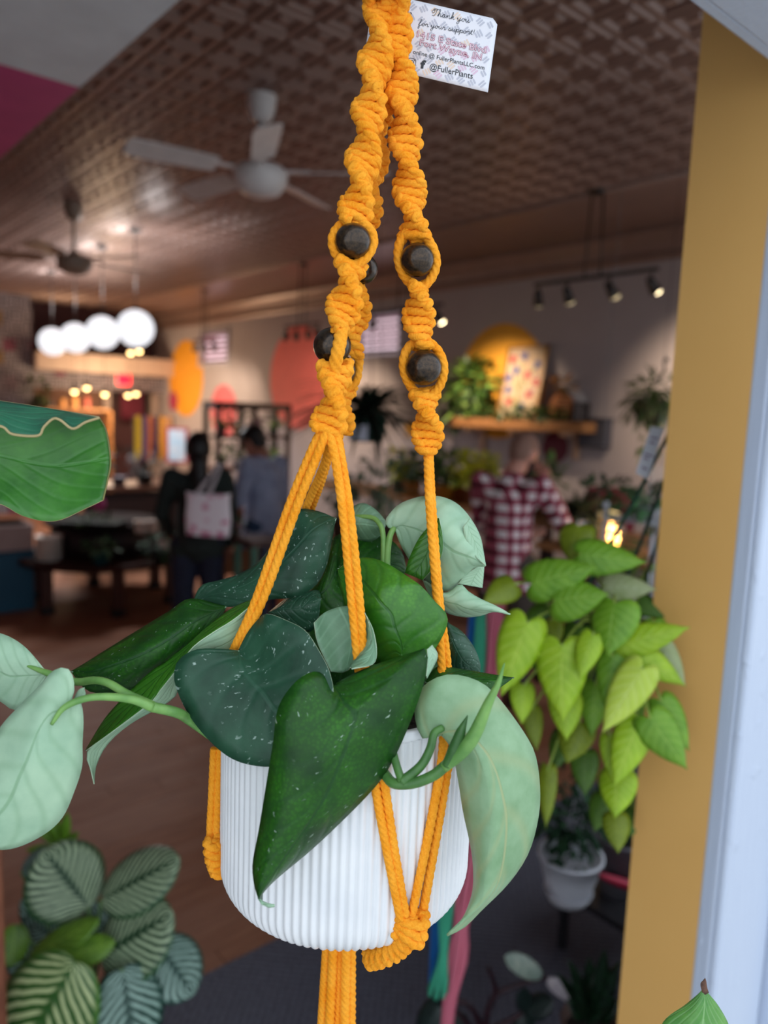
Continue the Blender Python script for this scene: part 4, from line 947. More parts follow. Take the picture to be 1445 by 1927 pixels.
# --- white hanging pot with dark trailing foliage, lower right
def leafcloud(name, parent, c, rad, n, size, mats, lance=False, down=0, seed=1, droop=.15, wd=.55, kind=None):
    rr = random.Random(seed); mb = MB(); c = V(c)
    for k in range(n):
        d = V((rr.gauss(0, 1), rr.gauss(0, 1), rr.gauss(0, 1))).normalized(); q_ = rr.random()**.45
        p = c+V((d.x*rad[0]*q_, d.y*rad[1]*q_, d.z*rad[2]*q_)); s = size*rr.uniform(.65, 1.2)
        ax = (d+V((rr.uniform(-.7, .7), rr.uniform(-.7, .7), rr.uniform(-.6, .4)-down))).normalized(); nr = d+V((0, 0, .5+rr.random()))
        nr = (nr-ax*nr.dot(ax)).normalized(); sd = ax.cross(nr); w_ = s*wd*(.35 if lance else 1)
        pts = [p, p+ax*s*.35+sd*w_*.5-nr*s*.05, p+ax*s*.75+sd*w_*.32-nr*s*(.1+droop*.5), p+ax*s-nr*s*(.12+droop), p+ax*s*.75-sd*w_*.32-nr*s*(.1+droop*.5), p+ax*s*.35-sd*w_*.5-nr*s*.05, p+ax*s*.5+nr*s*.04-nr*s*droop*.3]
        mb.add(pts, [(0, 1, 6), (1, 2, 6), (2, 3, 6), (3, 4, 6), (4, 5, 6), (5, 0, 6)], rr.randrange(len(mats)), [(0, .5), (.35, 1), (.75, .85), (1, .5), (.75, .15), (.35, 0), (.5, .5)])
    o = obj(name, mb, mats, parent)
    if kind: o['kind'] = kind
    return o
mDk = [M('22402a', .75, spec=.2), M('17301f', .75, spec=.2), M('2f5233', .75, spec=.2)]
wp = W(1070, 1600, 2.15); wpb = W(1068, 1690, 2.12)
whp = thing('hanging_white_pot', 'white hanging plastic pot with saucer low behind the lime green plant', 'pot', wpb)
hh_ = (wp.z-wpb.z); rr_ = pxm(62, 2.15)
obj('body', MB().lathe([(0, 0), (rr_*.5, 0), (rr_*.62, hh_*.1), (rr_*.85, hh_*.55), (rr_, hh_), (rr_*1.05, hh_), (rr_*1.05, hh_*1.06), (rr_*.95, hh_*1.06), (rr_*.9, hh_*.9), (0, hh_*.9)], wpb, 32), M('e2e5ee', .4), whp)
obj('saucer', MB().lathe([(0, -.002), (rr_*.62, -.002), (rr_*.78, hh_*.22), (rr_*.74, hh_*.22), (rr_*.6, .006), (0, .006)], wpb, 32), M('d3d5dc', .4), whp)
for dx, dy in ((-20, -215), (10, -120), (40, -80)):
    a_ = W(1070+dx*.6, 1600, 2.15); obj('strap', MB().tube([a_, W(1095, 1450, 2.2), W(1092, 1400, 2.2)], .004, 6), M('cfd2da', .4), whp)
hq = W(1092, 1400, 2.2); obj('hanging_wire', MB().cyl(hq, (hq.x, hq.y, CZ), .0005, .0005, 5), M('6f6a68', .4), whp)
wpl = thing('trailing_succulent', 'dark trailing plant spilling over the white hanging pot', 'plant', wp-V((0, 0, .02)))
leafcloud('foliage', wpl, W(1072, 1545, 2.15), (.11, .11, .085), 240, .04, mDk, seed=3)
for (x, y) in ((1038, 1612), (1062, 1620), (1096, 1632), (1100, 1610)): leafcloud('trailing_leaf', wpl, W(x, y, 2.06), (.012, .012, .02), 6, .035, mDk, seed=x)
leafcloud('stems', wpl, W(1060, 1470, 2.2), (.07, .07, .09), 60, .05, mDk, True, seed=5)
gp = W(1165, 1600, 2.4); gpt = thing('grey_pot', 'pale grey pot standing behind the white hanging pot', 'pot', W(1165, 1650, 2.4)-V((0, 0, .05)))
obj('body', potlathe(W(1165, 1650, 2.4)-V((0, 0, .05)), .08, .2), M('8f8f98', .5), gpt)
obj('soil', MB().lathe([(0, .165), (.07, .16)], W(1165, 1650, 2.4)-V((0, 0, .05)), 18), mSoil, gpt)
leafcloud('foliage', gpt, W(1160, 1530, 2.4), (.07, .07, .07), 70, .06, mDk, seed=9)
wb2 = W(1165, 1650, 2.4)-V((0, 0, .05))
st = thing('low_plant_stand', 'low dark plant stand partly hidden by the yellow wall', 'stand', (wb2.x+.1, wb2.y, .006))
obj('top', MB().bevbox((wb2.x+.1, wb2.y, wb2.z-.012), (.5, .34, .024), .004), M('2a2a2e', .5), st, False)
for a_ in (-.1, .3):
    for b_ in (-.14, .14): obj('leg', MB().bb(wb2.x+a_-.012, wb2.x+a_+.012, wb2.y+b_-.012, wb2.y+b_+.012, .006, wb2.z-.024), M('2a2a2e', .5), st, False)
rd = thing('red_watering_spout', 'bright pink red handle poking out behind the yellow wall', 'tool', W(1170, 1662, 2.3))
obj('shaft', MB().tube(cat([W(1128, 1646, 2.3), W(1150, 1655, 2.3), W(1190, 1668, 2.3)], 10), [.008, .014, .016, .016], 10), M('c4274a', .4), rd)
obj('tip', MB().ball(W(1128, 1646, 2.3), .010, 10), M('a01c3a', .4), rd)
# --- variegated plant with dark red stems, bottom
vb = W(912, 1975, 1.9); vg = thing('red_stemmed_plant', 'variegated plant with dark red branching stems at the bottom', 'plant', vb)
mRed = M('3a1520', .45, '24101a', 40); mVar = leaf_mat('variegated_leaf', '6f8a80', 'b3bfae', 'c9c9b8', nveins=6, rough=.4, veinamt=.2); mVarP = leaf_mat('variegated_leaf_pink', '8f8590', 'b9aeb0', 'c9c4c8', nveins=6, rough=.4, veinamt=.2); mVarD = leaf_mat('variegated_leaf_dark', '14211f', '22322e', '33463f', nveins=6, rough=.3, veinamt=.3)
for pts in ([(912, 1975), (918, 1900), (935, 1870), (985, 1850), (1030, 1838)], [(918, 1900), (932, 1870), (928, 1845), (918, 1820)], [(905, 1930), (885, 1895), (860, 1884), (830, 1882)], [(900, 1950), (870, 1915), (845, 1890)], [(925, 1940), (970, 1915), (985, 1905)]):
    obj('stem', MB().tube(cat([W(x, y, 1.85) for x, y in pts], 16), [.010, .008, .006], 8), mRed, vg)
for (b, t, wd, m) in (((1020, 1835), (952, 1800), 42, mVar), ((1030, 1845), (1105, 1888), 34, mVarP), ((985, 1905), (1040, 1880), 50, mVarD), ((985, 1905), (990, 1960), 46, mVarD), ((830, 1882), (790, 1960), 60, mVarD), ((845, 1890), (815, 1840), 50, mVarD), ((860, 1905), (860, 1985), 60, mVarD), ((990, 1910), (985, 1862), 36, mVarD)):
    B = W(b[0], b[1], 1.85); T = W(t[0], t[1], 1.83); obj('leaf', frame_leaf(MB(), B, T, pxm(wd, 1.85), (CAM-B).normalized()+Z*.3, OVATE, cup=.1, droop=.1, n=10, sub=3), [m, mVarD, mVarD], vg)
vpot = thing('small_white_pot', 'small white pot at the bottom holding the red stemmed plant', 'pot', W(1000, 1990, 1.85)-V((0, 0, .12)))
vpb = W(1000, 1990, 1.85)-V((.06, 0, .12)); 
obj('body', potlathe(vpb, .075, .13), M('c8ccd6', .4), vpot); obj('soil', MB().lathe([(0, .108), (.066, .106)], vpb, 18), mSoil, vpot)
dkb = W(1115, 1930, 1.8); dk = thing('dark_glossy_plant', 'dark glossy leaved plant at the foot of the yellow wall', 'plant', dkb)
mGl = leaf_mat('dark_glossy_leaf', '0f2216', '1f3a24', '3d5a40', nveins=5, rough=.22, veinamt=.25)
rr = random.Random(4)
for (x, y, wd) in ((1062, 1830, 26), (1085, 1812, 30), (1110, 1808, 28), (1135, 1800, 30), (1155, 1815, 30), (1150, 1850, 32), (1120, 1850, 34), (1090, 1860, 30), (1070, 1880, 26), (1160, 1880, 30), (1130, 1895, 34), (1100, 1900, 30)):
    T = W(x, y, 1.75+rr.uniform(-.06, .06)); obj('leaf', frame_leaf(MB(), dkb+V((rr.uniform(-.02, .02), rr.uniform(-.02, .02), .02)), T, pxm(wd, 1.8)*1.3, (CAM-T).normalized()+Z, LANCE, cup=.15, droop=.2, n=10, sub=2), [mGl, mGl, mGl], dk)
dpp = thing('terracotta_pot', 'muted terracotta pot under the dark glossy plant', 'pot', dkb-V((0, 0, .14)))
obj('body', potlathe(dkb-V((0, 0, .14)), .08, .15), M('6e5248', .7), dpp); obj('soil', MB().lathe([(0, .125), (.07, .12)], dkb-V((0, 0, .14)), 18), mSoil, dpp)
for pb, nm in ((vpb, 'beside the white pot'), (dkb-V((0, 0, .14)), 'beside the yellow wall')):
    stl = thing('plant_stool', 'low dark stool %s at the bottom' % nm, 'stool', (pb.x, pb.y, .006))
    obj('seat', MB().lathe([(0, -.025), (.13, -.025), (.135, -.02), (.135, -.004), (.13, -.001), (0, -.001)], pb, 24), M('2b2320', .6), stl)
    for k in range(3):
        a_ = 2*math.pi*k/3; obj('leg', MB().tube([pb+V((.09*math.cos(a_), .09*math.sin(a_), -.02)), V((pb.x+.13*math.cos(a_), pb.y+.13*math.sin(a_), .008))], .011, 8), M('2b2320', .6), stl)
ORD = ('first', 'second', 'third', 'fourth', 'fifth', 'sixth', 'seventh', 'eighth', 'ninth')

# ================================================================== lamps and fans
mLampGlass = M('f4f8ff', .4, emit=.70, name='lit_globe')
mCordG = M('4f4743', .6); mMetal = M('3d3735', .4, metal=.6)
gl_lab = ('front globe pendant, largest of the four glowing white globes', 'second of the four glowing white globe pendants from the front', 'third of the four glowing white globe pendants from the front', 'rearmost of the four glowing white globe pendants')
for i, (x, y, rp) in enumerate(((255, 618, 34), (193, 626, 30.5), (142, 636, 27.5), (99, 643, 25.5))):
    h = .178*F/rp; c = W(x, y, h); o = thing('globe_pendant', gl_lab[i], 'lamp', c-V((0, 0, .178)), 'globe pendants over the counter')
    obj('globe', MB().ball(c, .176, 32), mLampGlass, o)
    obj('neck', MB().cyl(c+V((0, 0, .17)), c+V((0, 0, .205)), .03, .02), M('4a4340', .6), o)
    obj('cord', MB().cyl(c+V((0, 0, .21)), V((c.x, c.y, CZ-.02)), .006, .006, 6), mCordG, o)
    obj('canopy', MB().lathe([(0, -.03), (.05, -.025), (.06, 0)], (c.x, c.y, CZ-.015), 16), mCordG, o)
    lamp('SPOT', 'globe_light', c-V((0, 0, .19)), 78, (.95, .97, 1), .15, c-V((0, 0, 1)), 170, .4)
    lamp('SPOT', 'globe_glow', c+r0*.2+V((0, 0, .36)), 20, (.95, .97, 1), .1, c+V((0, 0, 1)), 165, .4)

def fan(lab, cx, cy, h, tip, rad, hexc, can_y):
    c = W(cx, cy, h); o = thing('ceiling_fan', lab, 'fan', V((c.x, c.y, c.z-.1)), 'ceiling fans'); m = M(hexc, .4); zb = c.z+.03
    obj('motor_housing', MB().lathe([(0, -.10), (.05, -.098), (.10, -.08), (.135, -.04), (.145, .0), (.145, .03), (.12, .055), (.05, .07), (.03, .10), (0, .10)], c, 36), m, o)
    obj('downrod', MB().cyl(c+V((0, 0, .08)), V((c.x, c.y, CZ-.08)), .016, .016, 10), m, o)
    obj('canopy', MB().lathe([(.03, -.13), (.055, -.12), (.075, -.06), (.08, 0)], (c.x, c.y, CZ-.012), 24), m, o)
    tp = onZ(tip[0], tip[1], zb); a0 = math.atan2(tp.y-c.y, tp.x-c.x)
    for k in range(5):
        a = a0+2*math.pi*k/5; d = V((math.cos(a), math.sin(a), 0)); s = V((-d.y, d.x, 0)); tl = V((0, 0, .018)); b0 = V((c.x, c.y, zb))
        pts = [(.24, .055), (.30, .062), (.60, .068), (rad-.02, .065), (rad, .045), (rad, -.045), (rad-.02, -.065), (.60, -.068), (.30, -.062), (.24, -.055)]
        mb = MB(); up_ = [b0+d*x+s*y+tl*(y/.06) for x, y in pts]; n = len(pts)
        mb.add(up_+[p-V((0, 0, .008)) for p in up_], [tuple(range(n)), tuple(range(2*n-1, n-1, -1))]+[(k2, n+k2, n+(k2+1) % n, (k2+1) % n) for k2 in range(n)])
        bl = obj('blade', mb, m, o, False)
        obj('blade_arm', MB().box(b0+d*.19, (.16, .035, .012), Matrix.Rotation(a, 3, 'Z')), m, bl, False)
fan('white five blade ceiling fan nearest the doorway', 490, 335, 4.25, (258, 277), .70, 'f4f0ee', 232)
fan('farther ceiling fan above the globe pendants', 140, 495, 6.6, (272, 512), .68, '9a8878', 437)

def track(lab, canopy, ends, heads, rods, drop=None):
    """rail on two rods with swivelling spot heads; heads: (px, py, lit, aim)"""
    cc = onZ(canopy[0], canopy[1], CZ-.02); h = (cc-CAM).dot(f0)
    o = thing('track_light', lab, 'lamp', cc-V((0, 0, .5)), 'track lights')
    obj('canopy', MB().lathe([(0, -.035), (.06, -.03), (.065, 0)], (cc.x, cc.y, CZ-.005), 20), mMetal, o)
    mid = W(rods[0], rods[1], h); zr = mid.z
    A = onZ(ends[0][0], ends[0][1], zr); B = onZ(ends[1][0], ends[1][1], zr)
    # keep the rail parallel to the wall
    L = min(1.3, max(.7, abs(A.y-B.y))); c2 = V((cc.x, cc.y, zr))
    A, B = c2-V((0, L/2, 0)), c2+V((0, L/2, 0))
    obj('rail', MB().bb(cc.x-.014, cc.x+.014, A.y, B.y, zr-.012, zr+.012), mMetal, o, False)
    for s in (-.07, .07): obj('rod', MB().cyl((cc.x, cc.y+s, zr), (cc.x, cc.y+s*.7, CZ-.03), .007, .007, 8), mMetal, o)
    for k, (fr_, lit, aim) in enumerate(heads):
        p = A.lerp(B, fr_)-V((0, 0, .02)); q_ = p-V((0, 0, .07)); d = (V(aim)-q_).normalized()
        hd = obj('spot_head', MB().tube([q_-d*.05, q_-d*.02, q_+d*.03, q_+d*.07], [.018, .03, .036, .045], 14).cyl(p, q_, .008, .008, 8), mMetal, o)
        obj('bulb', MB().ball(q_+d*.066, (.04, .04, .03), 12), M('ffe9b8', .4, emit=14.0 if lit else .3, name='bulb'), hd)
        if lit: lamp('SPOT', 'track_spot', q_+d*.11, lit, (1, .78, .56), .03, aim, 95, .9)
wl = RW
track('track light nearest the yellow wall with one bright lamp', (1125, 362), ((1022, 545), (1215, 508)), [(.96, 0, (5.9, 4.5, 1.0)), (.7, 0, (5.9, 3.6, 1.0)), (.35, 0, (6, 2.6, 1.0)), (.04, 80, (6.0, 2.9, 1.9))], (1113, 522))
track('track light in front of the larger blind covered window', (762, 455), ((700, 590), (840, 572)), [(.9, 0, (6, 8, 1.5)), (.5, 0, (6, 6.5, 1.4)), (.06, 75, (6, 5.2, 1.7))], (765, 582))
track('track light above the coral circle', (570, 497), ((530, 615), (612, 610)), [(.95, 0, (6, 10, 1.2)), (.65, 0, (6, 9, 1.2)), (.3, 55, (6, 8.6, 1.6)), (.05, 55, (6, 7.6, 1.4))], (572, 612))
track('farthest track light near the small blind covered window', (385, 545), ((384, 640), (420, 640)), [(.9, 36, (6, 12.5, 1.5)), (.5, 36, (6, 11.5, 1.5)), (.1, 36, (6, 10.8, 1.5))], (398, 640))
# little warm lamps at the back counter
for i, (x, y) in enumerate(((140, 736), (163, 729), (197, 741), (241, 743), (256, 740), (246, 663), (262, 660))):
    Y_ = 12.9 if i < 5 else 12.6; c = onY(x, y, Y_); o = thing('ceiling_spot', (ORD[i]+' from the left of five small warm lamps below the header') if i < 5 else ('left', 'right')[i-5]+' of two small lamps before the cream header beam', 'lamp', c, 'small warm lamps at the back' if i < 5 else 'small lamps before the header beam')
    obj('bulb', MB().ball(c, .045, 12), M('ffd08a', .4, emit=7), o); obj('shade', MB().lathe([(.05, 0), (.055, .03), (.03, .1), (.01, .12)], c, 14), mMetal, o)
    obj('cord', MB().cyl(c+V((0, 0, .11)), (c.x, c.y, HZ0-.002 if i < 5 and False else CZ-.02), .004, .004, 6), mMetal, o)
lamp('POINT', 'counter_glow', (4.6, 12.3, 1.9), 60, (1, .72, .45), .3)
ex = onY(233, 714, 13.3); es = thing('exit_sign', 'glowing red exit sign over the back door', 'sign', ex-V((0, 0, .09)))
obj('lit_face', MB().bevbox(ex, (.23, .03, .19), .02), M('ff0a24', .5, emit=3), es, False); obj('housing', MB().bevbox(ex+V((0, .03, 0)), (.27, .03, .22), .01), M('d0d0d0', .5), es, False)

# ================================================================== people
def smoothbody(o, vox, it=6):
    m = o.modifiers.new('remesh', 'REMESH'); m.mode = 'VOXEL'; m.voxel_size = vox; m.use_smooth_shade = True
    s = o.modifiers.new('smooth', 'SMOOTH'); s.factor = .5; s.iterations = it
def person(name, lab, px, h, turn, J, skin, hair, top_m, bot_m, hairf, sleeves=True, scale=1.0, shoe='1a1a1c'):
    """J: joints in the person's own frame (x right, y forward)"""
    p = W(px, 900, h); root = thing(name, lab, 'person', (p.x, p.y, 0)); rot = Matrix.Rotation(-(YAW+R(turn)), 3, 'Z'); o_ = V((p.x, p.y, 0))
    T = lambda q_: o_+rot @ (V(q_)*scale)
    S = lambda r_: r_*scale
    b = MB(); hd = J['head']; hdir = J.get('look', (0, 1, 0))
    yv = V(hdir).normalized(); xv = yv.cross(Z).normalized(); zv = xv.cross(yv); HR = Matrix((xv, yv, zv)).transposed(); HW = rot @ HR
    def hp(x, y, z): return T(V(hd)+HR @ V((x, y, z)))
    b.ball(T(hd), (S(.076), S(.095), S(.112)), 18, HW); b.ball(hp(0, .035, -.055), (S(.058), S(.066), S(.062)), 14, HW)
    b.ball(hp(0, .098, -.012), (S(.014), S(.02), S(.022)), 8, HW)                        # nose
    for s in (-1, 1): b.ball(hp(s*.077, -.005, -.012), (S(.012), S(.022), S(.034)), 8, HW)  # ears
    b.ball(hp(0, .092, -.058), (S(.022), S(.01), S(.008)), 8, HW)                           # lips
    b.cap2(T(J['neck']), hp(0, -.01, -.07), S(.062), S(.052))
    b.cap2(T(J['chest']), T(J['pelvis']), S(.115), S(.125)); b.cap2(T(J['chest']), T(J['neck']), S(.11), S(.06))
    for s, k in ((-1, 'l'), (1, 'r')):
        sh, el, wr_ = J[k+'sh'], J[k+'el'], J[k+'wr']; hip, kn, an = J[k+'hip'], J[k+'kn'], J[k+'an']
        b.cap2(T(J['chest']), T(sh), S(.09), S(.055)); b.cap2(T(sh), T(el), S(.052), S(.042)); b.cap2(T(el), T(wr_), S(.040), S(.028))
        b.cap2(T(J['pelvis']), T(hip), S(.11), S(.085)); b.cap2(T(hip), T(kn), S(.082), S(.056)); b.cap2(T(kn), T(an), S(.054), S(.036))
        b.cap2(T(an), T(V(an)+V((s*.02, .14, -.035))), S(.036), S(.03))
        d = (V(wr_)-V(el)).normalized(); pal = V(wr_)+d*.05; b.cap2(T(wr_), T(pal), S(.028), S(.034)); cu = V(J.get(k+'curl', (0, .02, 0)))
        sid = d.cross(V(J.get(k+'pn', (s, 0, 0)))).normalized()
        for q_ in range(4):
            f1 = pal+d*.03+sid*(q_-1.5)*.018; f2 = f1+d*(.032+.006*(q_ in (1, 2)))+cu*.4; f3 = f2+d*.024+cu
            b.cap2(T(f1), T(f2), S(.0095), S(.009), 8); b.cap2(T(f2), T(f3), S(.009), S(.008), 8)
        th = V(wr_)+d*.025+sid*(-.034); b.cap2(T(th), T(th+d*.035-sid*.018), S(.011), S(.0095), 8); b.cap2(T(th+d*.035-sid*.018), T(th+d*.06-sid*.016+cu*.5), S(.0095), S(.008), 8)
    bo = obj('body', b, skin, root); smoothbody(bo, .008)
    # eyes
    for s in (-1, 1): obj('eye', MB().ball(hp(s*.031, .083, .012), S(.0115), 10), M('1a1412', .2), bo)
    t = MB(); g = .022
    t.cap2(T(V(J['chest'])+V((0, 0, .02))), T(V(J['pelvis'])+V((0, 0, J.get('hem', 0)))), S(.118+g), S(.132+g)); t.cap2(T(V(J['chest'])), T(V(J['neck'])-V((0, 0, .03))), S(.115+g*.6), S(.075))
    for k in 'lr':
        t.cap2(T(J['chest']), T(J[k+'sh']), S(.10+g*.5), S(.062+g*.4)); t.cap2(T(J[k+'sh']), T(J[k+'el']), S(.06+g*.4), S(.05+g*.3)); t.cap2(T(J[k+'el']), T(V(J[k+'el']).lerp(V(J[k+'wr']), .86)), S(.05+g*.3), S(.036+g*.2))
        t.cap2(T(J['pelvis']), T(V(J[k+'hip'])+V((0, 0, J.get('hem', 0)))), S(.12+g), S(.095+g*.6))
    to = obj('shirt', t, top_m, root); smoothbody(to, .010, 10); w_ = to.modifiers.new('folds', 'DISPLACE')
    tx = bpy.data.textures.new('cloth_folds', 'CLOUDS'); tx.noise_scale = .14; w_.texture = tx; w_.strength = .022; w_.mid_level = .5; w_.texture_coords = 'LOCAL'
    l_ = MB(); g = .014
    l_.cap2(T(V(J['pelvis'])+V((0, 0, .04))), T(J['pelvis']), S(.125+g), S(.13+g))
    for k in 'lr':
        l_.cap2(T(J['pelvis']), T(J[k+'hip']), S(.118+g), S(.09+g)); l_.cap2(T(J[k+'hip']), T(J[k+'kn']), S(.086+g), S(.066+g)); l_.cap2(T(J[k+'kn']), T(V(J[k+'kn']).lerp(V(J[k+'an']), .92)), S(.066+g), S(.056+g))
    lo_ = obj('trousers', l_, bot_m, root); smoothbody(lo_, .010, 8)
    for s, k in ((-1, 'l'), (1, 'r')):
        an = V(J[k+'an']); sm = MB(); sm.cap2(T(an+V((0, -.02, -.03))), T(an+V((s*.025, .17, -.045))), S(.045), S(.036)); so = obj('shoe', sm, M(shoe, .6), root); smoothbody(so, .008, 4)
        for q_ in so.data.vertices: q_.co.z = max(q_.co.z, .004)
    hm = MB(); hairf(hm, hp, S, HW, T); ho = obj('hair', hm, hair, root); smoothbody(ho, .008, 5)
    return root, T, hp
def stand(hgt=1.0, **kw):
    J = dict(head=(0, .02, 1.55), neck=(0, -.01, 1.41), chest=(0, 0, 1.22), pelvis=(0, 0, .93), lsh=(-.175, 0, 1.36), rsh=(.175, 0, 1.36), lel=(-.23, -.02, 1.08), rel=(.23, -.02, 1.08), lwr=(-.21, .08, .86), rwr=(.21, .08, .86),
             lhip=(-.09, 0, .88), rhip=(.09, 0, .88), lkn=(-.10, .03, .48), rkn=(.10, .03, .48), lan=(-.11, 0, .085), ran=(.11, 0, .085))
    J.update(kw); return J
mSkinA = M('a06a55', .55); mSkinB = M('cf9582', .55, 'bd8472', 12)
def long_hair(hm, hp, S, HW, T):
    hm.ball(hp(0, -.015, .018), (S(.088), S(.104), S(.112)), 18, HW); hm.ball(hp(0, -.05, -.05), (S(.075), S(.06), S(.09)), 14, HW)
    hm.cap2(hp(0, -.085, -.08), hp(.01, -.10, -.24), S(.055), S(.05)); hm.cap2(hp(.01, -.10, -.24), hp(.02, -.095, -.42), S(.05), S(.02))
J1 = stand(lwr=(-.20, .18, .92), lel=(-.24, -.02, 1.1), look=(-.15, 1, -.08), hem=-.02)
r1, T1, _ = person('person', 'person in dark green top and navy trousers with long dark ponytail, seen from behind', 372, 5.2, -8, J1, mSkinA, M('120c0c', .5), M('1a2521', .85, '131b18', 10), M('141a33', .8, '0f1428', 20), long_hair)
# tote bag on the shoulder
tb = thing('tote_bag', 'white canvas tote bag with pink flower print on a shoulder', 'bag', W(392, 1010, 5.0))
q = Nodes('floral_canvas'); vec = q.coord('Object'); vo = q.n('ShaderNodeTexVoronoi'); vo.inputs['Scale'].default_value = 13; q.l(vec, vo.inputs['Vector'])
f_ = q.math('MULTIPLY', q.ramp(vo.outputs['Distance'], .42, .22), q.ramp(q.noise(vec, 30, 2), .38, .55)); q.base(q.mix(f_, C('f4e6ea'), C('d0608e'))); q.b.inputs['Roughness'].default_value = .85; mFloral = q.m
bc = W(392, 968, 4.97); bw_, bh_ = pxm(84, 5), pxm(80, 5); rotb = Matrix.Rotation(-YAW, 3, 'Z')
bg_ = MB(); rows = []
ns = 24
prof = []
for iz in range(9):
    z = (iz/8-.5)*bh_; ring = []
    for k in range(ns):
        a = 2*math.pi*k/ns; ca, sa = math.cos(a), math.sin(a); th = .055*(1-(iz/8)*.55); wd = bw_*.5*(1-.03*math.cos(iz)); 
        ring.append(bc+rotb @ V((wd*math.copysign(abs(ca)**.5, ca), th*math.copysign(abs(sa)**.7, sa), z+.006*math.sin(a*2+iz))))
    prof.append(ring)
vs_ = [p for r_ in prof for p in r_]; fs_ = [(i*ns+k, i*ns+(k+1) % ns, (i+1)*ns+(k+1) % ns, (i+1)*ns+k) for i in range(8) for k in range(ns)]+[tuple(range(ns-1, -1, -1))]
bg_.add(vs_, fs_); obj('bag_body', bg_, mFloral, tb)
shp = T1((.175, 0, 1.455))
for s in (-1, 1):
    for dy in (-.03, .03):
        pass
for dy, dz in ((-.035, 0), (.035, .0)):
    a_ = bc+rotb @ V((-.075, dy, bh_*.48)); b_ = bc+rotb @ V((.0, dy, bh_*.48)); P = cat([a_, a_.lerp(shp, .6)+V((0, 0, .03)), shp+V((0, 0, .012))+rotb @ V((-.02, dy*.6, 0)), b_.lerp(shp, .6)+V((0, 0, .02)), b_], 24)
    st_ = MB(); rws = [[p-rotb @ V((.011, 0, 0)), p+rotb @ V((.011, 0, 0))] for p in P]; st_.grid(rws, [(0, 0)]*(2*len(rws)), .002, (0, 0, 0)); obj('strap', st_, M('d6ccce', .8), tb)
def short_hair(hm, hp, S, HW, T):
    hm.ball(hp(0, -.012, .03), (S(.086), S(.102), S(.10)), 18, HW); hm.ball(hp(0, -.045, -.03), (S(.074), S(.058), S(.06)), 14, HW); hm.ball(hp(0, .05, .085), (S(.06), S(.045), S(.035)), 12, HW)
J2 = stand(head=(0, .11, 1.53), neck=(0, .03, 1.42), look=(0, 1, -.55), rwr=(.17, .24, 1.0), rel=(.24, .02, 1.1), lwr=(-.15, .26, 1.0), lel=(-.23, .04, 1.1), hem=-.03)
person('person', 'person in pale blue grey hooded sweater and jeans looking down at plants', 497, 5.9, -58, J2, mSkinA, M('100b0b', .5), M('a4acc6', .9, '8f97b2', 10), M('25405e', .8), short_hair, scale=1.04)
q = Nodes('red_gingham'); vec = q.coord('Object', (1, 1, 1), (0, 0, YAW)); sp = q.n('ShaderNodeSeparateXYZ'); q.l(vec, sp.inputs[0])
def band(s_): return q.ramp(q.math('SINE', q.math('MULTIPLY', s_, 2*math.pi/.08)), -.12, .12)
sm = q.math('MULTIPLY', q.math('ADD', band(q.math('ADD', sp.outputs[0], q.math('MULTIPLY', sp.outputs[1], .6))), band(sp.outputs[2])), .5)
cr1 = q.mix(q.ramp(sm, .0, .5), C('5a1426'), C('a84c60')); q.base(q.mix(q.ramp(sm, .5, 1), cr1, C('f4eeee'))); q.b.inputs['Roughness'].default_value = .9; mGing = q.m
def cropped(hm, hp, S, HW, T):
    hm.ball(hp(0, -.012, .012), (S(.0795), S(.0965), S(.1135)), 18, HW)
J3 = stand(head=(.03, .10, 1.54), neck=(0, .02, 1.42), look=(.35, 1, -.45), rsh=(.19, .01, 1.36), lsh=(-.19, 0, 1.36), rel=(.27, .20, 1.11), rwr=(.10, .30, 1.36), rcurl=(-.01, -.02, .0), rpn=(0, 1, 0), lel=(-.23, .10, 1.08), lwr=(-.02, .30, 1.05), hem=-.10)
r3, T3, hp3 = person('person', 'bearded man in red and white checked shirt with a hand at his chin', 962, 4.7, 32, J3, mSkinB, M('9a7466', .7, '84604f', 200), mGing, M('4a4038', .85), cropped, scale=1.06)
bd = MB(); S3 = lambda r_: r_*1.06
for (x, y, z, r_) in ((0, .085, -.10, .035), (.035, .06, -.085, .03), (-.035, .06, -.085, .03), (.06, .03, -.06, .024), (-.06, .03, -.06, .024), (0, .08, -.14, .03)): bd.ball(hp3(x, y, z), S3(r_), 10)
bo = obj('beard', bd, M('1c1210', .8), r3); smoothbody(bo, .007, 4)

# ================================================================== display tables and plants, left
mDkWood = M('2a1512', .45, '1c0d0b', 12, stretch=(3, 3, 1)); mMidWood = M('5a3524', .5, '45271a', 10, stretch=(2, 8, 8)); mPine = M('b98250', .55, 'a06c3e', 9, stretch=(2, 9, 9))
def disc(c, r, t, seg=40): return MB().lathe([(0, -t), (r-.01, -t), (r, -t+.008), (r, -.008), (r-.01, 0), (0, 0)], c, seg)
p = W(195, 900, 6.95); tc = V((p.x, p.y, .47))
t1 = thing('round_display_table', 'low round dark wooden display table with stout legs at left', 'table', (tc.x, tc.y, 0))
obj('table_top', disc(tc, .76, .05), M('3e211a', .8, '2e1712', 10, spec=.2), t1)
for k in range(6):
    a = R(20+60*k); x, y_ = tc.x+.62*math.cos(a), tc.y+.62*math.sin(a)
    lg = obj('leg', MB().bevbox((x, y_, .24), (.09, .09, .36), .006), M('4a2418', .5), t1, False); obj('foot', MB().bevbox((x, y_, .03), (.105, .105, .06), .006), M('0d0a0a', .5), lg, False)
t2 = thing('display_riser', 'dark round riser on the low display table', 'riser', tc)
obj('drum', MB().lathe([(0, .001), (.46, .001), (.46, .27), (0, .27)], tc, 40), M('241618', .5), t2); obj('riser_top', disc(tc+V((0, 0, .30)), .52, .03), M('1c100d', .9, spec=.1), t2)
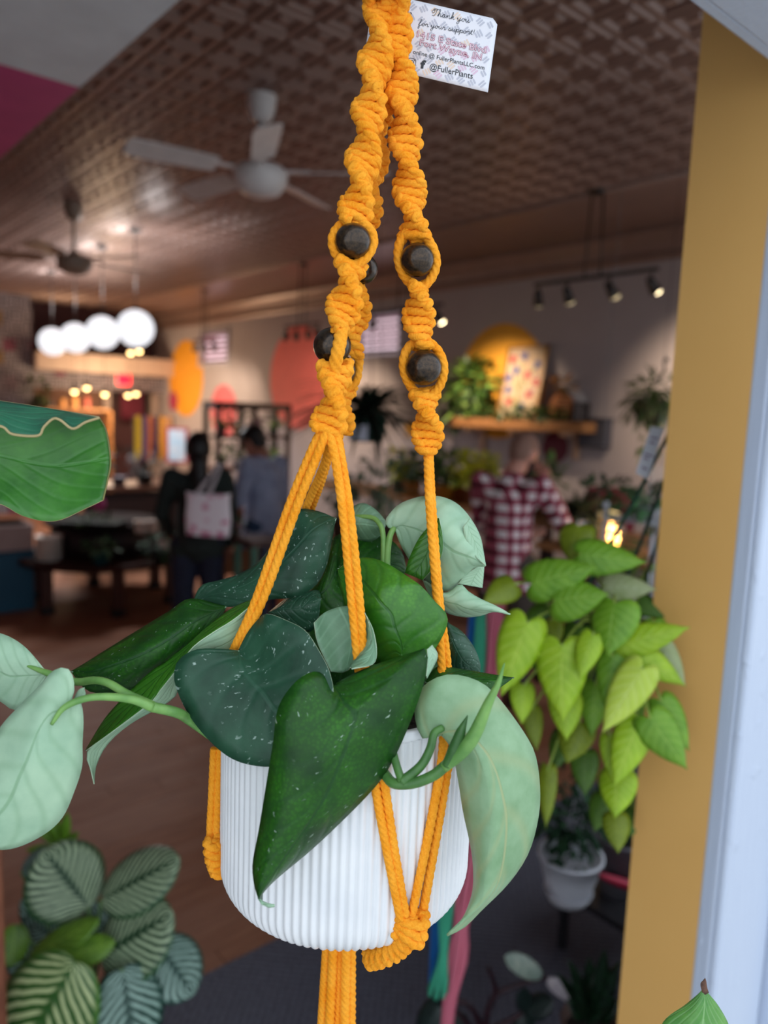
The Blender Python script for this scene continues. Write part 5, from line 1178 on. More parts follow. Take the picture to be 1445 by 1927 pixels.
def simplepot(name, lab, c, r, h, hexc, top=1.0, bot=.8, group=None, soil=True, rough=.5):
    o = thing(name, lab, 'pot', c, group); obj('body', potlathe(V(c), r, h, top, bot), M(hexc, rough), o)
    if soil: obj('soil', MB().lathe([(0, h*.82), (r*top*.94, h*.81)], V(c), 18), mSoil, o)
    return o
def tabz(px, py, z): return onZ(px, py, z)
c = tabz(93, 1053, .471); simplepot('cream_pot', 'cream cylinder pot alone on the low display table', c, .11, .21, 'f4e4d6', 1, .95, soil=False)
c = tabz(190, 1062, .471); simplepot('teal_pot', 'small teal pot on the low display table', c, .075, .12, '14505a')
o = thing('small_table_plant', 'small pale green plant in the teal pot', 'plant', c+V((0, 0, .1))); leafcloud('foliage', o, c+V((0, 0, .16)), (.12, .12, .05), 50, .09, [M('4a6a4a', .5), M('6b8a62', .5)], seed=21)
c = tabz(303, 1062, .471); simplepot('low_dark_pot', 'dark pot beside the person on the low display table', c, .08, .1, '15201c'); o = thing('dark_leafy_plant', 'dark bushy plant at the right end of the low display table', 'plant', c+V((0, 0, .09))); leafcloud('foliage', o, c+V((0, 0, .18)), (.15, .15, .12), 90, .09, mDk, seed=22)
c = tabz(330, 1052, .471); o = thing('price_card', 'small white price card on the low display table', 'card', c); obj('card', MB().box(c+V((0, 0, .03)), (.08, .004, .06), Matrix.Rotation(-YAW, 3, 'Z')), M('d8dadf', .5), o, False); obj('foot', MB().box(c+V((0, .012, .003)), (.08, .03, .006), Matrix.Rotation(-YAW, 3, 'Z')), M('d8dadf', .5), o, False)
z2 = .771
for i, (x, y, l_) in enumerate(((265, 1002, 'left one of two small cream pots on the riser'), (287, 1001, 'right one of two small cream pots on the riser'))): simplepot('small_cream_pot', l_, tabz(x, y, z2), .052, .1, 'f2e2d4', 1, .9, 'small cream pots', soil=False)
c = V((tc.x, tc.y, z2)); c2 = tabz(185, 995, z2); o = thing('plant_tray', 'dark tray of low seedlings on the riser', 'tray', c2+V((0, .1, 0)))
obj('tray', MB().bevbox(c2+V((0, .12, .025)), (.5, .3, .05), .008, Matrix.Rotation(-YAW, 3, 'Z')), M('0f1210', .8, spec=.1), o, False); leafcloud('seedlings', o, c2+V((0, .12, .07)), (.22, .22, .03), 90, .05, [M('26401e', .8, spec=.1), M('3a5226', .8, spec=.1)], seed=24)
c3 = c2+V((-.06, .10, .08)); o = thing('pink_flower', 'single pink flower standing in the seedling tray', 'flower', c3); obj('stem', MB().tube([c3, W(186, 955, (c3-CAM).dot(f0))], .004, 6), mStem, o)
fh = W(186, 948, (c3-CAM).dot(f0))
for k in range(6): a = 2*math.pi*k/6; obj('petal', MB().ball(fh+r0*(.035*math.cos(a))+Z*(.035*math.sin(a)), (.03, .02, .03), 8), M('c8468c', .5), o)
# counter behind with dark planters
p = W(265, 900, 8.6); cb = V((p.x, p.y, 0)); ct = thing('back_counter_table', 'brown wooden counter behind the low display table', 'table', cb)
obj('top', MB().bevbox(cb+V((0, 0, .93)), (1.5, .7, .05), .006), mMidWood, ct, False); obj('front_panel', MB().bevbox(cb+V((0, -.28, .45)), (1.4, .03, .88), .005), mDkWood, ct, False)
for sx_ in (-.68, .68):
    for sy_ in (-.25, .27): obj('leg', MB().bb(cb.x+sx_-.04, cb.x+sx_+.04, cb.y+sy_-.04, cb.y+sy_+.04, 0, .905), mDkWood, ct, False)
zc_ = .956
for (nm, lab, x, y, hexc, r_, hh2, cols, rad, sd) in (('yellow_planter', 'yellow planter on the brown counter', 216, 942, 'c9a21c', .09, .1, None, 0, 0), ('black_planter', 'black planter with drooping dark plant on the brown counter', 277, 905, '0c0c0e', .09, .12, mDk, .17, 31), ('charcoal_planter', 'charcoal planter with dark plant half hidden by the big folded leaf', 205, 915, '101012', .09, .12, mDk, .16, 32), ('violet_planter', 'grey violet box planter at the right of the brown counter', 300, 925, '4a4250', .08, .1, None, 0, 0)):
    c = onZ(x, y+8, zc_); c = V((min(max(c.x, cb.x-.6), cb.x+.6), min(max(c.y, cb.y-.25), cb.y+.25), zc_)); o = simplepot(nm, lab, c, r_, hh2, hexc)
    if cols: leafcloud('foliage', o, c+V((0, 0, hh2+.12)), (rad, rad, .16), 70, .12, [M('0c1410', .6), M('121c16', .6)], True, .4, sd)
# boxes at the far left edge
p = W(14, 900, 6.6); bx = V((p.x, p.y, 0)); z_a = W(14, 1030, 6.6).z
o = thing('teal_box', 'teal storage box at the left edge', 'box', bx); obj('body', MB().bevbox(bx+V((-.06, 0, z_a/2)), (.42, .42, z_a), .01), M('14506a', .6), o, False); obj('lid', MB().bevbox(bx+V((-.06, 0, z_a-.012)), (.44, .44, .024), .006), M('124760', .6), o, False)
z_b = W(14, 983, 6.6).z
o = thing('beige_box', 'pinkish beige box stacked on the teal box', 'box', bx+V((0, 0, z_a))); obj('body', MB().bevbox(bx+V((-.06, 0, (z_a+z_b)/2+.001)), (.42, .42, z_b-z_a-.002), .012), M('b39a94', .7), o, False); obj('lid', MB().bevbox(bx+V((-.06, 0, z_b-.015)), (.43, .43, .03), .006), M('a98f89', .7), o, False)
# back counter shelves with plant and lit goods
bk = onY(120, 800, 12.9); bo_ = thing('back_shelf', 'warm lit wooden shelf of goods below the patterned header', 'shelf', (bk.x, 12.95, 0))
for zz in (.9, 1.3, 1.7): obj('shelf_board', MB().bb(XA+.05, dl.x-.2, 12.8, 13.1, zz, zz+.03), mPine, bo_, False)
for xx in (XA+.05, dl.x-.24): obj('side', MB().bb(xx, xx+.04, 12.8, 13.1, 0, 1.73), mPine, bo_, False)
rr = random.Random(8)
for i in range(14):
    zz = (.93, 1.33, 1.73)[i % 3]; x = XA+.15+(i//3)*.2+rr.uniform(-.03, .03); hexc = rr.choice(('c98a4a', '7d5a3a', 'd8c0a0', 'a04a3a', '3a2a22', '6a7a3a'))
    o = thing('goods_jar', ORD[i//3]+' jar from the left on the '+('lowest', 'middle', 'top')[i % 3]+' board of the back shelf', 'jar', (x, 12.93, zz), 'jars on the back shelf'); hh2 = rr.uniform(.12, .22)
    obj('body', MB().lathe([(0, .001), (.05, .001), (.055, .02), (.055, hh2*.75), (.035, hh2*.85), (.035, hh2)], (x, 12.93, zz), 14), M(hexc, .4), o); obj('lid', MB().lathe([(.038, hh2*.92), (.04, hh2), (0, hh2+.005)], (x, 12.93, zz), 14), M('3a3028', .5), o)
c = onY(78, 738, 12.7); o = thing('shelf_bush', 'round green potted bush on the back shelf', 'plant', (c.x, 12.93, 1.731)); leafcloud('foliage', o, (c.x, 12.93, c.z), (.2, .15, .25), 110, .1, [M('3a5020', .5), M('283c18', .5)], seed=41); obj('pot', potlathe(V((c.x, 12.93, 1.731)), .1, .14), M('2a2420', .6), o)
# maroon curtain and coloured cord hangers by the door
cu = MB(); rows = []
cx0, cx1, cz0, cz1 = onY(228, 760, 13.3).x, onY(268, 760, 13.3).x, onY(250, 790, 13.3).z, PZ0
rows = [[V((cx0+(cx1-cx0)*i/40, 13.3+.03*math.sin(i*1.2), cz1+(cz0-cz1)*j/4)) for j in range(5)] for i in range(41)]
cu.grid(rows, [(0, 0)]*205, .004, (0, 0, 0)); o = thing('maroon_curtain', 'short maroon curtain across the back doorway', 'curtain', ((cx0+cx1)/2, 13.3, cz0)); obj('cloth', cu, M('5a1228', .85), o); obj('rod', MB().cyl((dl.x, 13.3, cz1), (dr.x, 13.3, cz1), .012, .012, 8), mMetal, o)
rk = onY(288, 790, 11.6); rkz = onY(288, 786, 11.6).z
o = thing('garment_rail', 'dark rail holding coloured cord hangers near the back door', 'rail', (rk.x, 11.6, 0)); x0_, x1_ = onY(252, 790, 11.6).x, onY(325, 790, 11.6).x
obj('bar', MB().cyl((x0_, 11.6, rkz), (x1_, 11.6, rkz), .014, .014, 8), mMetal, o)
for x in (x0_, x1_): obj('post', MB().cyl((x, 11.6, 0), (x, 11.6, rkz), .014, .014, 8), mMetal, o)
for i, (x, hexc, nm) in enumerate(((259, 'c9a81e', 'yellow green'), (272, '5a4468', 'muted purple'), (282, 'b5622a', 'burnt orange'), (291, '241c4a', 'navy'), (304, 'c98a1e', 'amber'), (316, 'c28a5a', 'tan'))):
    X_ = onY(x, 790, 11.6).x; zb_ = onY(x, 868, 11.6).z; o = thing('hanging_scarf', nm+' cord hanger on the rail near the back door', 'plant hanger', (X_, 11.6, zb_), 'coloured hangers on the rail'); m = M(hexc, .85)
    for k in range(4): obj('strand', MB().tube(cat([V((X_-.03+.02*k, 11.6-.02, rkz+.01)), V((X_-.04+.026*k, 11.58, (rkz+zb_)/2)), V((X_-.035+.024*k, 11.6, zb_+.02*k))], 8), .014, 7), m, o)
    obj('loop', MB().ball((X_, 11.59, rkz), (.04, .03, .03), 10), m, o)
# picture behind the ponytail
c = W(333, 838, 9.3); o = thing('framed_picture', 'pale blue and white picture in red frame left of the ponytail', 'picture', c-V((0, 0, .2))); rt = Matrix.Rotation(-YAW, 3, 'Z')
obj('canvas', MB().box(c, (.20, .02, .38), rt), M('a9c4d4', .5, 'd8d0d0', 6), o, False); obj('frame', MB().box(c+rt @ V((0, .012, .2)), (.26, .03, .04), rt).box(c+rt @ V((0, .012, -.2)), (.26, .03, .04), rt).box(c+rt @ V((.12, .012, 0)), (.03, .03, .42), rt).box(c+rt @ V((-.12, .012, 0)), (.03, .03, .42), rt), M('b04a50', .5), o, False)
obj('easel_leg', MB().cyl(c+V((0, .05, .1)), (c.x, c.y+.05, 0), .02, .02, 8), mMidWood, o)
# dark open shelf with plants
p = W(465, 900, 9.6); sb = V((p.x, p.y, 0)); sh = thing('dark_shelf_unit', 'tall dark wooden open shelf with plants before the grey wall', 'shelf', sb); ztop = W(465, 758, 9.6).z; sw = pxm(118, 9.6)/.76
sw = min(sw, 1.0)
for sx_ in (-1, 0, 1):
    for sy_ in (-.16, .16): obj('post', MB().bb(sb.x+sx_*sw/2-.03, sb.x+sx_*sw/2+.03, sb.y+sy_-.02, sb.y+sy_+.02, 0, ztop), M('2a1810', .5), sh, False)
lv_z = [.25, .7, 1.1, 1.5, ztop]
for zz in lv_z: obj('shelf_board', MB().bb(sb.x-sw/2-.03, sb.x+sw/2+.03, sb.y-.18, sb.y+.18, zz-(.09 if zz == ztop else .035), zz), M('2a1810', .5), sh, False)
rr = random.Random(5); k_ = 0
for li, zz in enumerate(lv_z[:-1]):
    for fi, fx in enumerate((-.36, -.13, .12, .36)):
        cc3 = V((sb.x+fx*sw, sb.y+rr.uniform(-.03, .03), zz)); hexc = rr.choice(('d8c8c0', '8a3a4a', '2a3a34', 'b98a5a', 'c9c4c8')); k_ += 1
        o = thing('shelf_plant', ORD[fi]+' potted plant from the left on the '+('lowest', 'second lowest', 'second highest', 'highest')[li]+' board of the dark shelf', 'plant', cc3, 'plants on the dark shelf'); obj('pot', potlathe(cc3, .06, .1), M(hexc, .5), o)
        leafcloud('foliage', o, cc3+V((0, 0, .19)), (.11, .09, .09), 36, .09, [M(rr.choice(('3f6a24', '2a4a22', '587a2c')), .5), M(rr.choice(('2f4f22', 'a8708a', '4a6a34')), .5)], seed=100+k_)
# crate and stool by the person in the sweater
p = W(448, 900, 5.6); c = V((p.x, p.y, 0)); zt = W(448, 1022, 5.6).z
o = thing('wooden_crate', 'orange brown wooden crate between the two people', 'crate', c)
for k in range(4): obj('slat', MB().bevbox(c+V((0, -.16, .08+k*(zt-.1)/3.4)), (.4, .02, (zt-.1)/4.4), .004), M('7a4420', .6), o, False)
for sx_ in (-.19, .19): obj('side', MB().bevbox(c+V((sx_, 0, zt/2)), (.02, .32, zt), .004), M('6a3a1c', .6), o, False)
obj('bottom', MB().bb(c.x-.19, c.x+.19, c.y-.15, c.y+.15, .01, .03), M('6a3a1c', .6), o, False)
p = W(490, 900, 5.2); c = V((p.x, p.y, 0)); zt = W(490, 1012, 5.2).z
o = thing('side_stool', 'small stool with one green and one orange leg beside the sweater wearer', 'stool', c); obj('seat', MB().bevbox(c+V((0, 0, zt-.02)), (.28, .28, .04), .006), M('5a4038', .5), o, False)
for k, (sx_, sy_, hexc) in enumerate(((-.11, -.11, '4f7a68'), (.11, -.11, 'c0622e'), (-.11, .11, '4f7a68'), (.11, .11, '3a5a7a'))): obj('leg', MB().bb(c.x+sx_-.02, c.x+sx_+.02, c.y+sy_-.02, c.y+sy_+.02, 0, zt-.04), M(hexc, .5), o, False)

# ================================================================== right side: shelf, poster, benches, plants
SXW = RW-.3
a = onX(838, 795, SXW); b = onX(1098, 802, SXW); SZ = (a.z+b.z)/2; y0, y1 = b.y, a.y
o = thing('wall_shelf', 'long pine wall shelf under the golden circle', 'shelf', (RW-.15, (y0+y1)/2, SZ)); thk = abs(onX(950, 787, SXW).z-onX(950, 812, SXW).z)
obj('board', MB().bevbox((RW-.155, (y0+y1)/2, SZ), (.30, y1-y0, thk*.75), .006), mPine, o, False); ZS = SZ+thk*.375
for yy in (y0+.25, (y0+y1)/2, y1-.3): obj('bracket', MB().bb(RW-.28, RW-.01, yy-.02, yy+.02, SZ-thk*.375-.04, SZ-thk*.375).bb(RW-.05, RW-.01, yy-.02, yy+.02, SZ-.3, SZ-thk*.375), M('c9a080', .6), o, False)
def onshelf(px, off=.15): q_ = onX(px, 790, RW-off); return V((RW-off, q_.y, ZS+.001))
mGr = [M('5a7a30', .5), M('3f6224', .5), M('769640', .5), M('2c4a1c', .5)]
c = onshelf(882); hb = abs(onX(882, 675, RW-.15).z-ZS); o = thing('bushy_shelf_plant', 'big bushy green plant at the left of the wall shelf', 'plant', c); obj('pot', potlathe(c, .1, .14), M('3a2a22', .6), o)
leafcloud('foliage', o, c+V((-.02, 0, hb*.58)), (.17, .34, hb*.44), 330, .12, mGr, seed=51)
leafcloud('foliage', o, c+V((-.06, .15, hb*.10)), (.12, .36, .16), 130, .10, mGr, seed=52)
# poster
X_ = RW-.12; tl, tr, br_, bl_ = onX(952, 653, RW-.04), onX(1030, 646, RW-.04), onX(1014, 770, RW-.2), onX(940, 773, RW-.2)
yl, yr = (tl.y+bl_.y)/2, (tr.y+br_.y)/2; hz = abs(onX(985, 650, RW-.05).z-ZS)-.01
o = thing('folk_poster', 'cream poster of red and blue flowers in a thin gold frame on the wall shelf', 'picture', (RW-.15, (yl+yr)/2, ZS)); 
def PP(u, v_, d=0): return V((RW-.19+v_*.14-d, yl+(yr-yl)*u, ZS+.004+hz*v_))
def quadslab(p_, t): return MB().add(p_+[q_+V((t, 0, 0)) for q_ in p_], [(0, 1, 2, 3), (7, 6, 5, 4), (0, 4, 5, 1), (1, 5, 6, 2), (2, 6, 7, 3), (3, 7, 4, 0)])
obj('sheet', quadslab([PP(0, 0), PP(1, 0), PP(1, 1), PP(0, 1)], .008), M('cdb090', .7), o, False)
for u0, u1, v0, v1 in ((0, 1, 0, .03), (0, 1, .97, 1), (0, .05, 0, 1), (.95, 1, 0, 1)): obj('frame_bar', quadslab([PP(u0, v0, .018), PP(u1, v0, .018), PP(u1, v1, .018), PP(u0, v1, .018)], .03), M('a8762e', .4), o, False)
art = MB(); rr = random.Random(2)
def blob(u, v_, r_, mi, n=10, wob=.35):
    pts = [PP(u+r_*math.cos(2*math.pi*k/n)*(1+wob*(k % 2-.5))/abs(yr-yl)*hz, v_+r_*math.sin(2*math.pi*k/n)*(1+wob*(k % 2-.5)), .003) for k in range(n)]; art.add(pts, [tuple(range(n))], mi)
for (u, v_, mi) in ((.17, .82, 0), (.45, .86, 1), (.30, .66, 1), (.60, .60, 0), (.80, .74, 1), (.14, .56, 1), (.72, .34, 0), (.25, .24, 0), (.58, .17, 1), (.18, .40, 1), (.84, .50, 0)): blob(u, v_, .058, mi, 12)
for k in range(46): blob(rr.uniform(.1, .9), rr.uniform(.08, .93), rr.uniform(.012, .022), rr.choice((2, 2, 3, 4)), 6)
for pts in ([(.42, .05), (.44, .3), (.46, .5), (.42, .8)], [(.45, .45), (.62, .6), (.78, .72)], [(.44, .4), (.28, .58), (.18, .8)], [(.43, .2), (.6, .28), (.72, .34)], [(.43, .15), (.3, .2), (.25, .24)]):
    Q = cat([V((x, y_, 0)) for x, y_ in pts], 14)
    for i in range(14): art.add([PP(Q[i].x-.018, Q[i].y, .0025), PP(Q[i].x+.018, Q[i].y, .0025), PP(Q[i+1].x+.018, Q[i+1].y, .0025), PP(Q[i+1].x-.018, Q[i+1].y, .0025)], [(0, 1, 2, 3)], 2)
obj('flower_print', art, [M('b8323a', .6), M('3f4f8f', .6), M('7d8a4e', .6), M('d08a3a', .6), M('8a6a90', .6)], o, False)
for i, x in enumerate((915, 945, 975, 1005, 1030, 1050)):
    c = onshelf(x, .24); o = thing('low_shelf_plant', ORD[i]+' low green plant from the left along the wall shelf', 'plant', c, 'low plants along the wall shelf'); leafcloud('foliage', o, c+V((0, 0, .05)), (.06, .13, .055), 40, .07, [M('3f6226', .5), M('2f4f20', .5)], seed=60+i); obj('pot', potlathe(c, .04, .04), M('2a2420', .6), o)
c = onshelf(1056, .12); o = thing('woven_vase', 'round woven vase with dry flowers on the wall shelf', 'vase', c); obj('body', MB().lathe([(0, 0), (.05, 0), (.10, .06), (.115, .14), (.09, .22), (.05, .26), (.055, .28), (.04, .28)], c, 24), M('b06a3a', .7, '8a4a28', 40), o); leafcloud('dry_flowers', o, c+V((0, 0, .33)), (.09, .1, .07), 50, .08, [M('c98a4a', .6), M('6a5a2a', .6), M('a06038', .6)], seed=71)
for k in range(9): obj('weave_band', MB().lathe([(r_+.002, z_), (r_+.006, z_+.006), (r_+.002, z_+.012)], c, 20), M('c07a44', .7), o) if False else None
for k, (z_, r_) in enumerate(((.05, .094), (.09, .108), (.13, .115), (.17, .108), (.21, .094))): obj('weave_band', MB().lathe([(r_-.002, z_-.006), (r_+.006, z_), (r_-.002, z_+.006)], c, 24), M('c98a50', .7), o)
c = onshelf(1072, .09); o = thing('round_plate', 'pale round plate leaning behind the woven vase', 'plate', c); obj('disc', MB().tube([c+V((.02, 0, .16)), c+V((.035, 0, .165))], [.15, .15], 32), M('c0b4ae', .5), o); obj('rim', MB().tube([c+V((.018, .15*math.cos(2*math.pi*k/32), .16+.15*math.sin(2*math.pi*k/32))) for k in range(33)], .006, 6), M('a89c98', .5), o)
c = onshelf(1090, .2); o = thing('letter_board', 'small black lettered sign at the right end of the wall shelf', 'sign', c); yw = abs(onX(1074, 780, RW-.2).y-onX(1105, 780, RW-.2).y); hs_ = abs(onX(1090, 758, RW-.2).z-ZS)
obj('board', MB().bb(c.x, c.x+.02, c.y-yw/2, c.y+yw/2, c.z, c.z+hs_), M('1c1418', .6), o, False); sc = MB()
for k in range(5):
    P = [V((c.x-.002, c.y+yw*(.36-.72*i/16*(1 if k % 2 else .8)), c.z+hs_*(.85-.17*k)+.012*math.sin(i*2.1+k*1.7))) for i in range(17)]; sc.tube(P, .0028, 5)
obj('chalk_scribble', sc, M('d8d0d0', .7), o)
# grey bracket panel at the shelf's end
c = onX(1115, 815, RW-.02); o = thing('grey_wall_panel', 'dark grey panel at the right end of the wall shelf', 'panel', c); obj('panel', MB().bevbox((RW-.06, c.y-.05, c.z), (.1, .30, .26), .01), M('4a4a54', .6), o, False); obj('lip', MB().bevbox((RW-.07, c.y-.05, c.z+.13), (.12, .32, .02), .004), M('4a4a54', .6), o, False)
# long plant bench along the right
B0, B1, BZ = 3.35, 6.6, 1.10
o = thing('plant_bench', 'long wooden plant bench along the grey wall', 'bench', (4.75, 5.0, 0)); obj('top', MB().bevbox((4.75, (B0+B1)/2, BZ-.02), (.6, B1-B0, .04), .005), mPine, o, False); obj('lower_shelf', MB().bevbox((4.75, (B0+B1)/2, .45), (.56, B1-B0, .03), .005), mMidWood, o, False)
for yy in (B0+.06, (B0+B1)/2, B1-.06):
    for xx in (4.5, 5.0): obj('leg', MB().bb(xx-.03, xx+.03, yy-.03, yy+.03, 0, BZ-.04), mMidWood, o, False)
rr = random.Random(12)
row = [('y', 752), ('d', 775), ('d', 815), ('d', 838), ('y', 868), ('y', 892), ('y', 915), ('y', 1000), ('d', 1025)]
cols_ = {'y': [M('dcdc38', .5), M('c0cc34', .5), M('ece848', .5)], 'd': [M('46683a', .5), M('5f8040', .5), M('324e2a', .5)]}
names_ = {'y': 'yellow green leafy plant on the long plant bench', 'd': 'mid green leafy plant on the long plant bench'}
for i, (k, x) in enumerate(row):
    c = onX(x, 930, 4.72+rr.uniform(-.1, .1)); c = V((c.x, min(max(c.y, B0+.12), B1-.12), BZ+.001)); pc2 = rr.choice(('b5701e', '8a4a1e', '3a2a22', 'c98a2a'))
    o = thing('bench_plant', names_[k]+', '+ORD[i]+' from the left', 'plant', c, 'plants on the long bench, '+('yellow green' if k == 'y' else 'mid green')); obj('pot', potlathe(c, .09, .14), M(pc2, .6), o); leafcloud('foliage', o, c+V((0, 0, .29)), (.13, .13, .15), 95, .10, cols_[k], seed=200+i)
for i, (x, hexc) in enumerate(((820, '7a4a2a'), (850, 'b5701e'), (880, 'c98a2a'), (900, '8f8f6a'), (760, '6a4a3a'))):
    c = onX(x, 1000, 4.7); c = V((4.62, min(max(c.y, B0+.12), B1-.12), .466)); o = thing('wrapped_pot', ('brown', 'dark orange', 'amber', 'sage', 'taupe')[i]+' wrapped pot with greenery on the lower shelf of the plant bench', 'plant', c, 'pots on the lower bench shelf'); obj('wrap', potlathe(c, .13, .26, 1.1, .7), M(hexc, .6), o); leafcloud('foliage', o, c+V((0, 0, .36)), (.11, .11, .11), 60, .08, cols_['d'], seed=230+i)
# hanging dracaena and shrub below it
c = W(690, 800, 4.6); o = thing('hanging_spiky_plant', 'dark spiky leaved plant in a hanging teal pot behind the cords', 'plant', c-V((0, 0, .1)))
pt_ = obj('pot', potlathe(c-V((0, 0, .10)), .13, .17, 1.0, .8), M('12352f', .5), o); lbq = W(676, 814, 4.44); obj('label', MB().box(lbq, (.10, .004, .09), Matrix.Rotation(-YAW, 3, 'Z')), M('c9cad8', .5), pt_, False)
def straps(name, parent, c, n, L, wd, mats, seed, spread=1.0, up=.5, droop=1.0):
    rr = random.Random(seed); mb = MB(); c = V(c)
    for k in range(n):
        a = rr.uniform(0, 2*math.pi); e = rr.uniform(up-.5, up+.6); l_ = L*rr.uniform(.65, 1.15); d = V((math.cos(a)*spread, math.sin(a)*spread, e)).normalized(); s = V((-math.sin(a), math.cos(a), 0)); P = []; m = 7
        for i in range(m+1):
            t = i/m; P.append(c+d*l_*t-Z*(droop*l_*t*t*.55))
        vs = []
        for i, p_ in enumerate(P):
            w2 = wd*math.sin(math.pi*min(1, .15+.85*i/m))**.6*(1 if i < m else .05); vs += [p_-s*w2/2, p_+Z*.1*w2, p_+s*w2/2]
        mb.add(vs, [(3*i+j, 3*i+j+1, 3*i+j+4, 3*i+j+3) for i in range(m) for j in (0, 1)], rr.randrange(len(mats)))
    return obj(name, mb, mats, parent)
straps('foliage', o, c+V((0, 0, .07)), 150, .62, .03, [M('15241a', .45), M('1f3324', .45), M('0e1a13', .45)], 7, 1.0, .55, .9)
for k in range(3): a = 2*math.pi*k/3; obj('hanger_wire', MB().cyl(c+V((.13*math.cos(a), .13*math.sin(a), .07)), (c.x, c.y, CZ-.02), .002, .002, 5), mMetal, o)
p = W(700, 900, 5.0); c = V((p.x, p.y, 0)); o = thing('tall_plant_table', 'tall wooden plant table behind the middle cords', 'table', c); obj('top', MB().bevbox(c+V((0, 0, 1.0)), (.7, .5, .04), .005), mPine, o, False)
for k in range(5): obj('slat', MB().bevbox(c+V((0, -.24, .2+k*.16)), (.66, .02, .1), .004), M('8a6242', .6), o, False)
for sx_ in (-.31, .31):
    for sy_ in (-.21, .21): obj('leg', MB().bb(c.x+sx_-.025, c.x+sx_+.025, c.y+sy_-.025, c.y+sy_+.025, 0, .98), mMidWood, o, False)
for i, (x, y, rx, rz, cols2, lab) in enumerate(((720, 915, .2, .22, [M('56684f', .55), M('6e7c66', .55), M('38502f', .5)], 'grey green airy shrub on the tall plant table'), (650, 930, .14, .14, [M('3c5634', .5), M('2c4228', .5)], 'small dark shrub at the left of the tall plant table'))):
    q_ = W(x, y, 4.95); pb = V((min(max(q_.x, c.x-.25), c.x+.25), min(max(q_.y, c.y-.15), c.y+.15), 1.021)); o = thing('table_shrub', lab, 'plant', pb); obj('pot', potlathe(pb, .1, .12), M('4a3a30', .6), o); leafcloud('foliage', o, V((q_.x, q_.y, q_.z)), (rx, rx, rz), 220, .06, cols2, seed=80+i); obj('stems', MB().tube([pb+V((0, 0, .1)), q_], .01, 6).tube([pb+V((.02, 0, .1)), q_+V((.06, 0, .1))], .006, 6), mStemD, o)
# table right of the man
TZ = 1.0; o = thing('work_table', 'pine work table to the right of the bearded man', 'table', (4.65, 2.7, 0)); obj('top', MB().bevbox((4.7, 2.75, TZ-.02), (1.1, 1.0, .04), .006), mPine, o, False)
for xx in (4.22, 5.18):
    for yy in (2.32, 3.18): obj('leg', MB().bb(xx-.03, xx+.03, yy-.03, yy+.03, 0, TZ-.04), mDkWood, o, False)
def ontab(px, py, h, z=TZ): q_ = W(px, py, h); return V((min(max(q_.x, 4.22), 5.18), min(max(q_.y, 2.32), 3.18), z+.001))
c = ontab(1088, 930, 5.0); top_ = W(1080, 870, 5.0)
o = thing('dark_pot_plant', 'dark feathery plant in a black pot with white label on the work table', 'plant', c); pz = W(1075, 905, 4.9)
pt_ = obj('pot', potlathe(V((c.x, c.y, c.z)), .12, .24, 1.05, .8), M('0f1c1a', .5), o); obj('label', MB().box(c-f0*.128+V((0, 0, .16)), (.09, .004, .08), Matrix.Rotation(-YAW, 3, 'Z')), M('cfd6de', .5), pt_, False)
straps('foliage', o, c+V((0, 0, .22)), 150, .36, .03, [M('3a4630', .5), M('525c40', .5), M('242e20', .5)], 14, 1.0, .45, .6)
c = ontab(1150, 930, 5.2); o = thing('black_label_pot', 'dark plant in black pot with small white label near the yellow wall', 'plant', c); pt_ = obj('pot', potlathe(c, .11, .22), M('0d1213', .5), o); leafcloud('foliage', o, c+V((0, 0, .34)), (.2, .2, .13), 100, .1, mDk, seed=90); obj('label', MB().box(c-f0*.114+V((-.02, 0, .13)), (.05, .004, .07), Matrix.Rotation(-YAW, 3, 'Z')), M('cfd6de', .5), pt_, False)
c = W(1150, 930, 6.3); c.z = 0; o = thing('burgundy_chair', 'burgundy padded chair behind the work table', 'chair', c); zt = W(1150, 918, 6.3).z; rt = Matrix.Rotation(-YAW, 3, 'Z')
obj('backrest', MB().bevbox(V((c.x, c.y, zt-.25)), (.42, .08, .5), .03, rt), M('7a2234', .8), o); obj('seat', MB().bevbox(V((c.x, c.y, zt-.55))-f0*.2, (.44, .42, .1), .03, rt), M('7a2234', .8), o)
for sx_ in (-.19, .19):
    for sy_ in (-.38, .0): q_ = c+rt @ V((sx_, sy_, 0)); obj('leg', MB().cyl((q_.x, q_.y, 0), (q_.x, q_.y, zt-.58), .018, .018, 8), mDkWood, o)
c = ontab(1115, 985, 4.7); o = thing('grey_cloth', 'crumpled grey cloth on the work table', 'cloth', c); mb = MB(); rows = [[c+V(((i/12-.5)*.36, (j/12-.5)*.3, .012+.05*abs(math.sin(i*.9)*math.cos(j*.7))*math.sin(math.pi*i/12)*math.sin(math.pi*j/12))) for j in range(13)] for i in range(13)]; mb.grid(rows, [(0, 0)]*169, .004, (0, 0, 0)); obj('cloth', mb, M('55555f', .9), o); obj('fold', MB().tube([c+V((-.12, 0, .04)), c+V((0, .03, .06)), c+V((.12, -.02, .035))], .02, 8), M('5d5d68', .9), o)
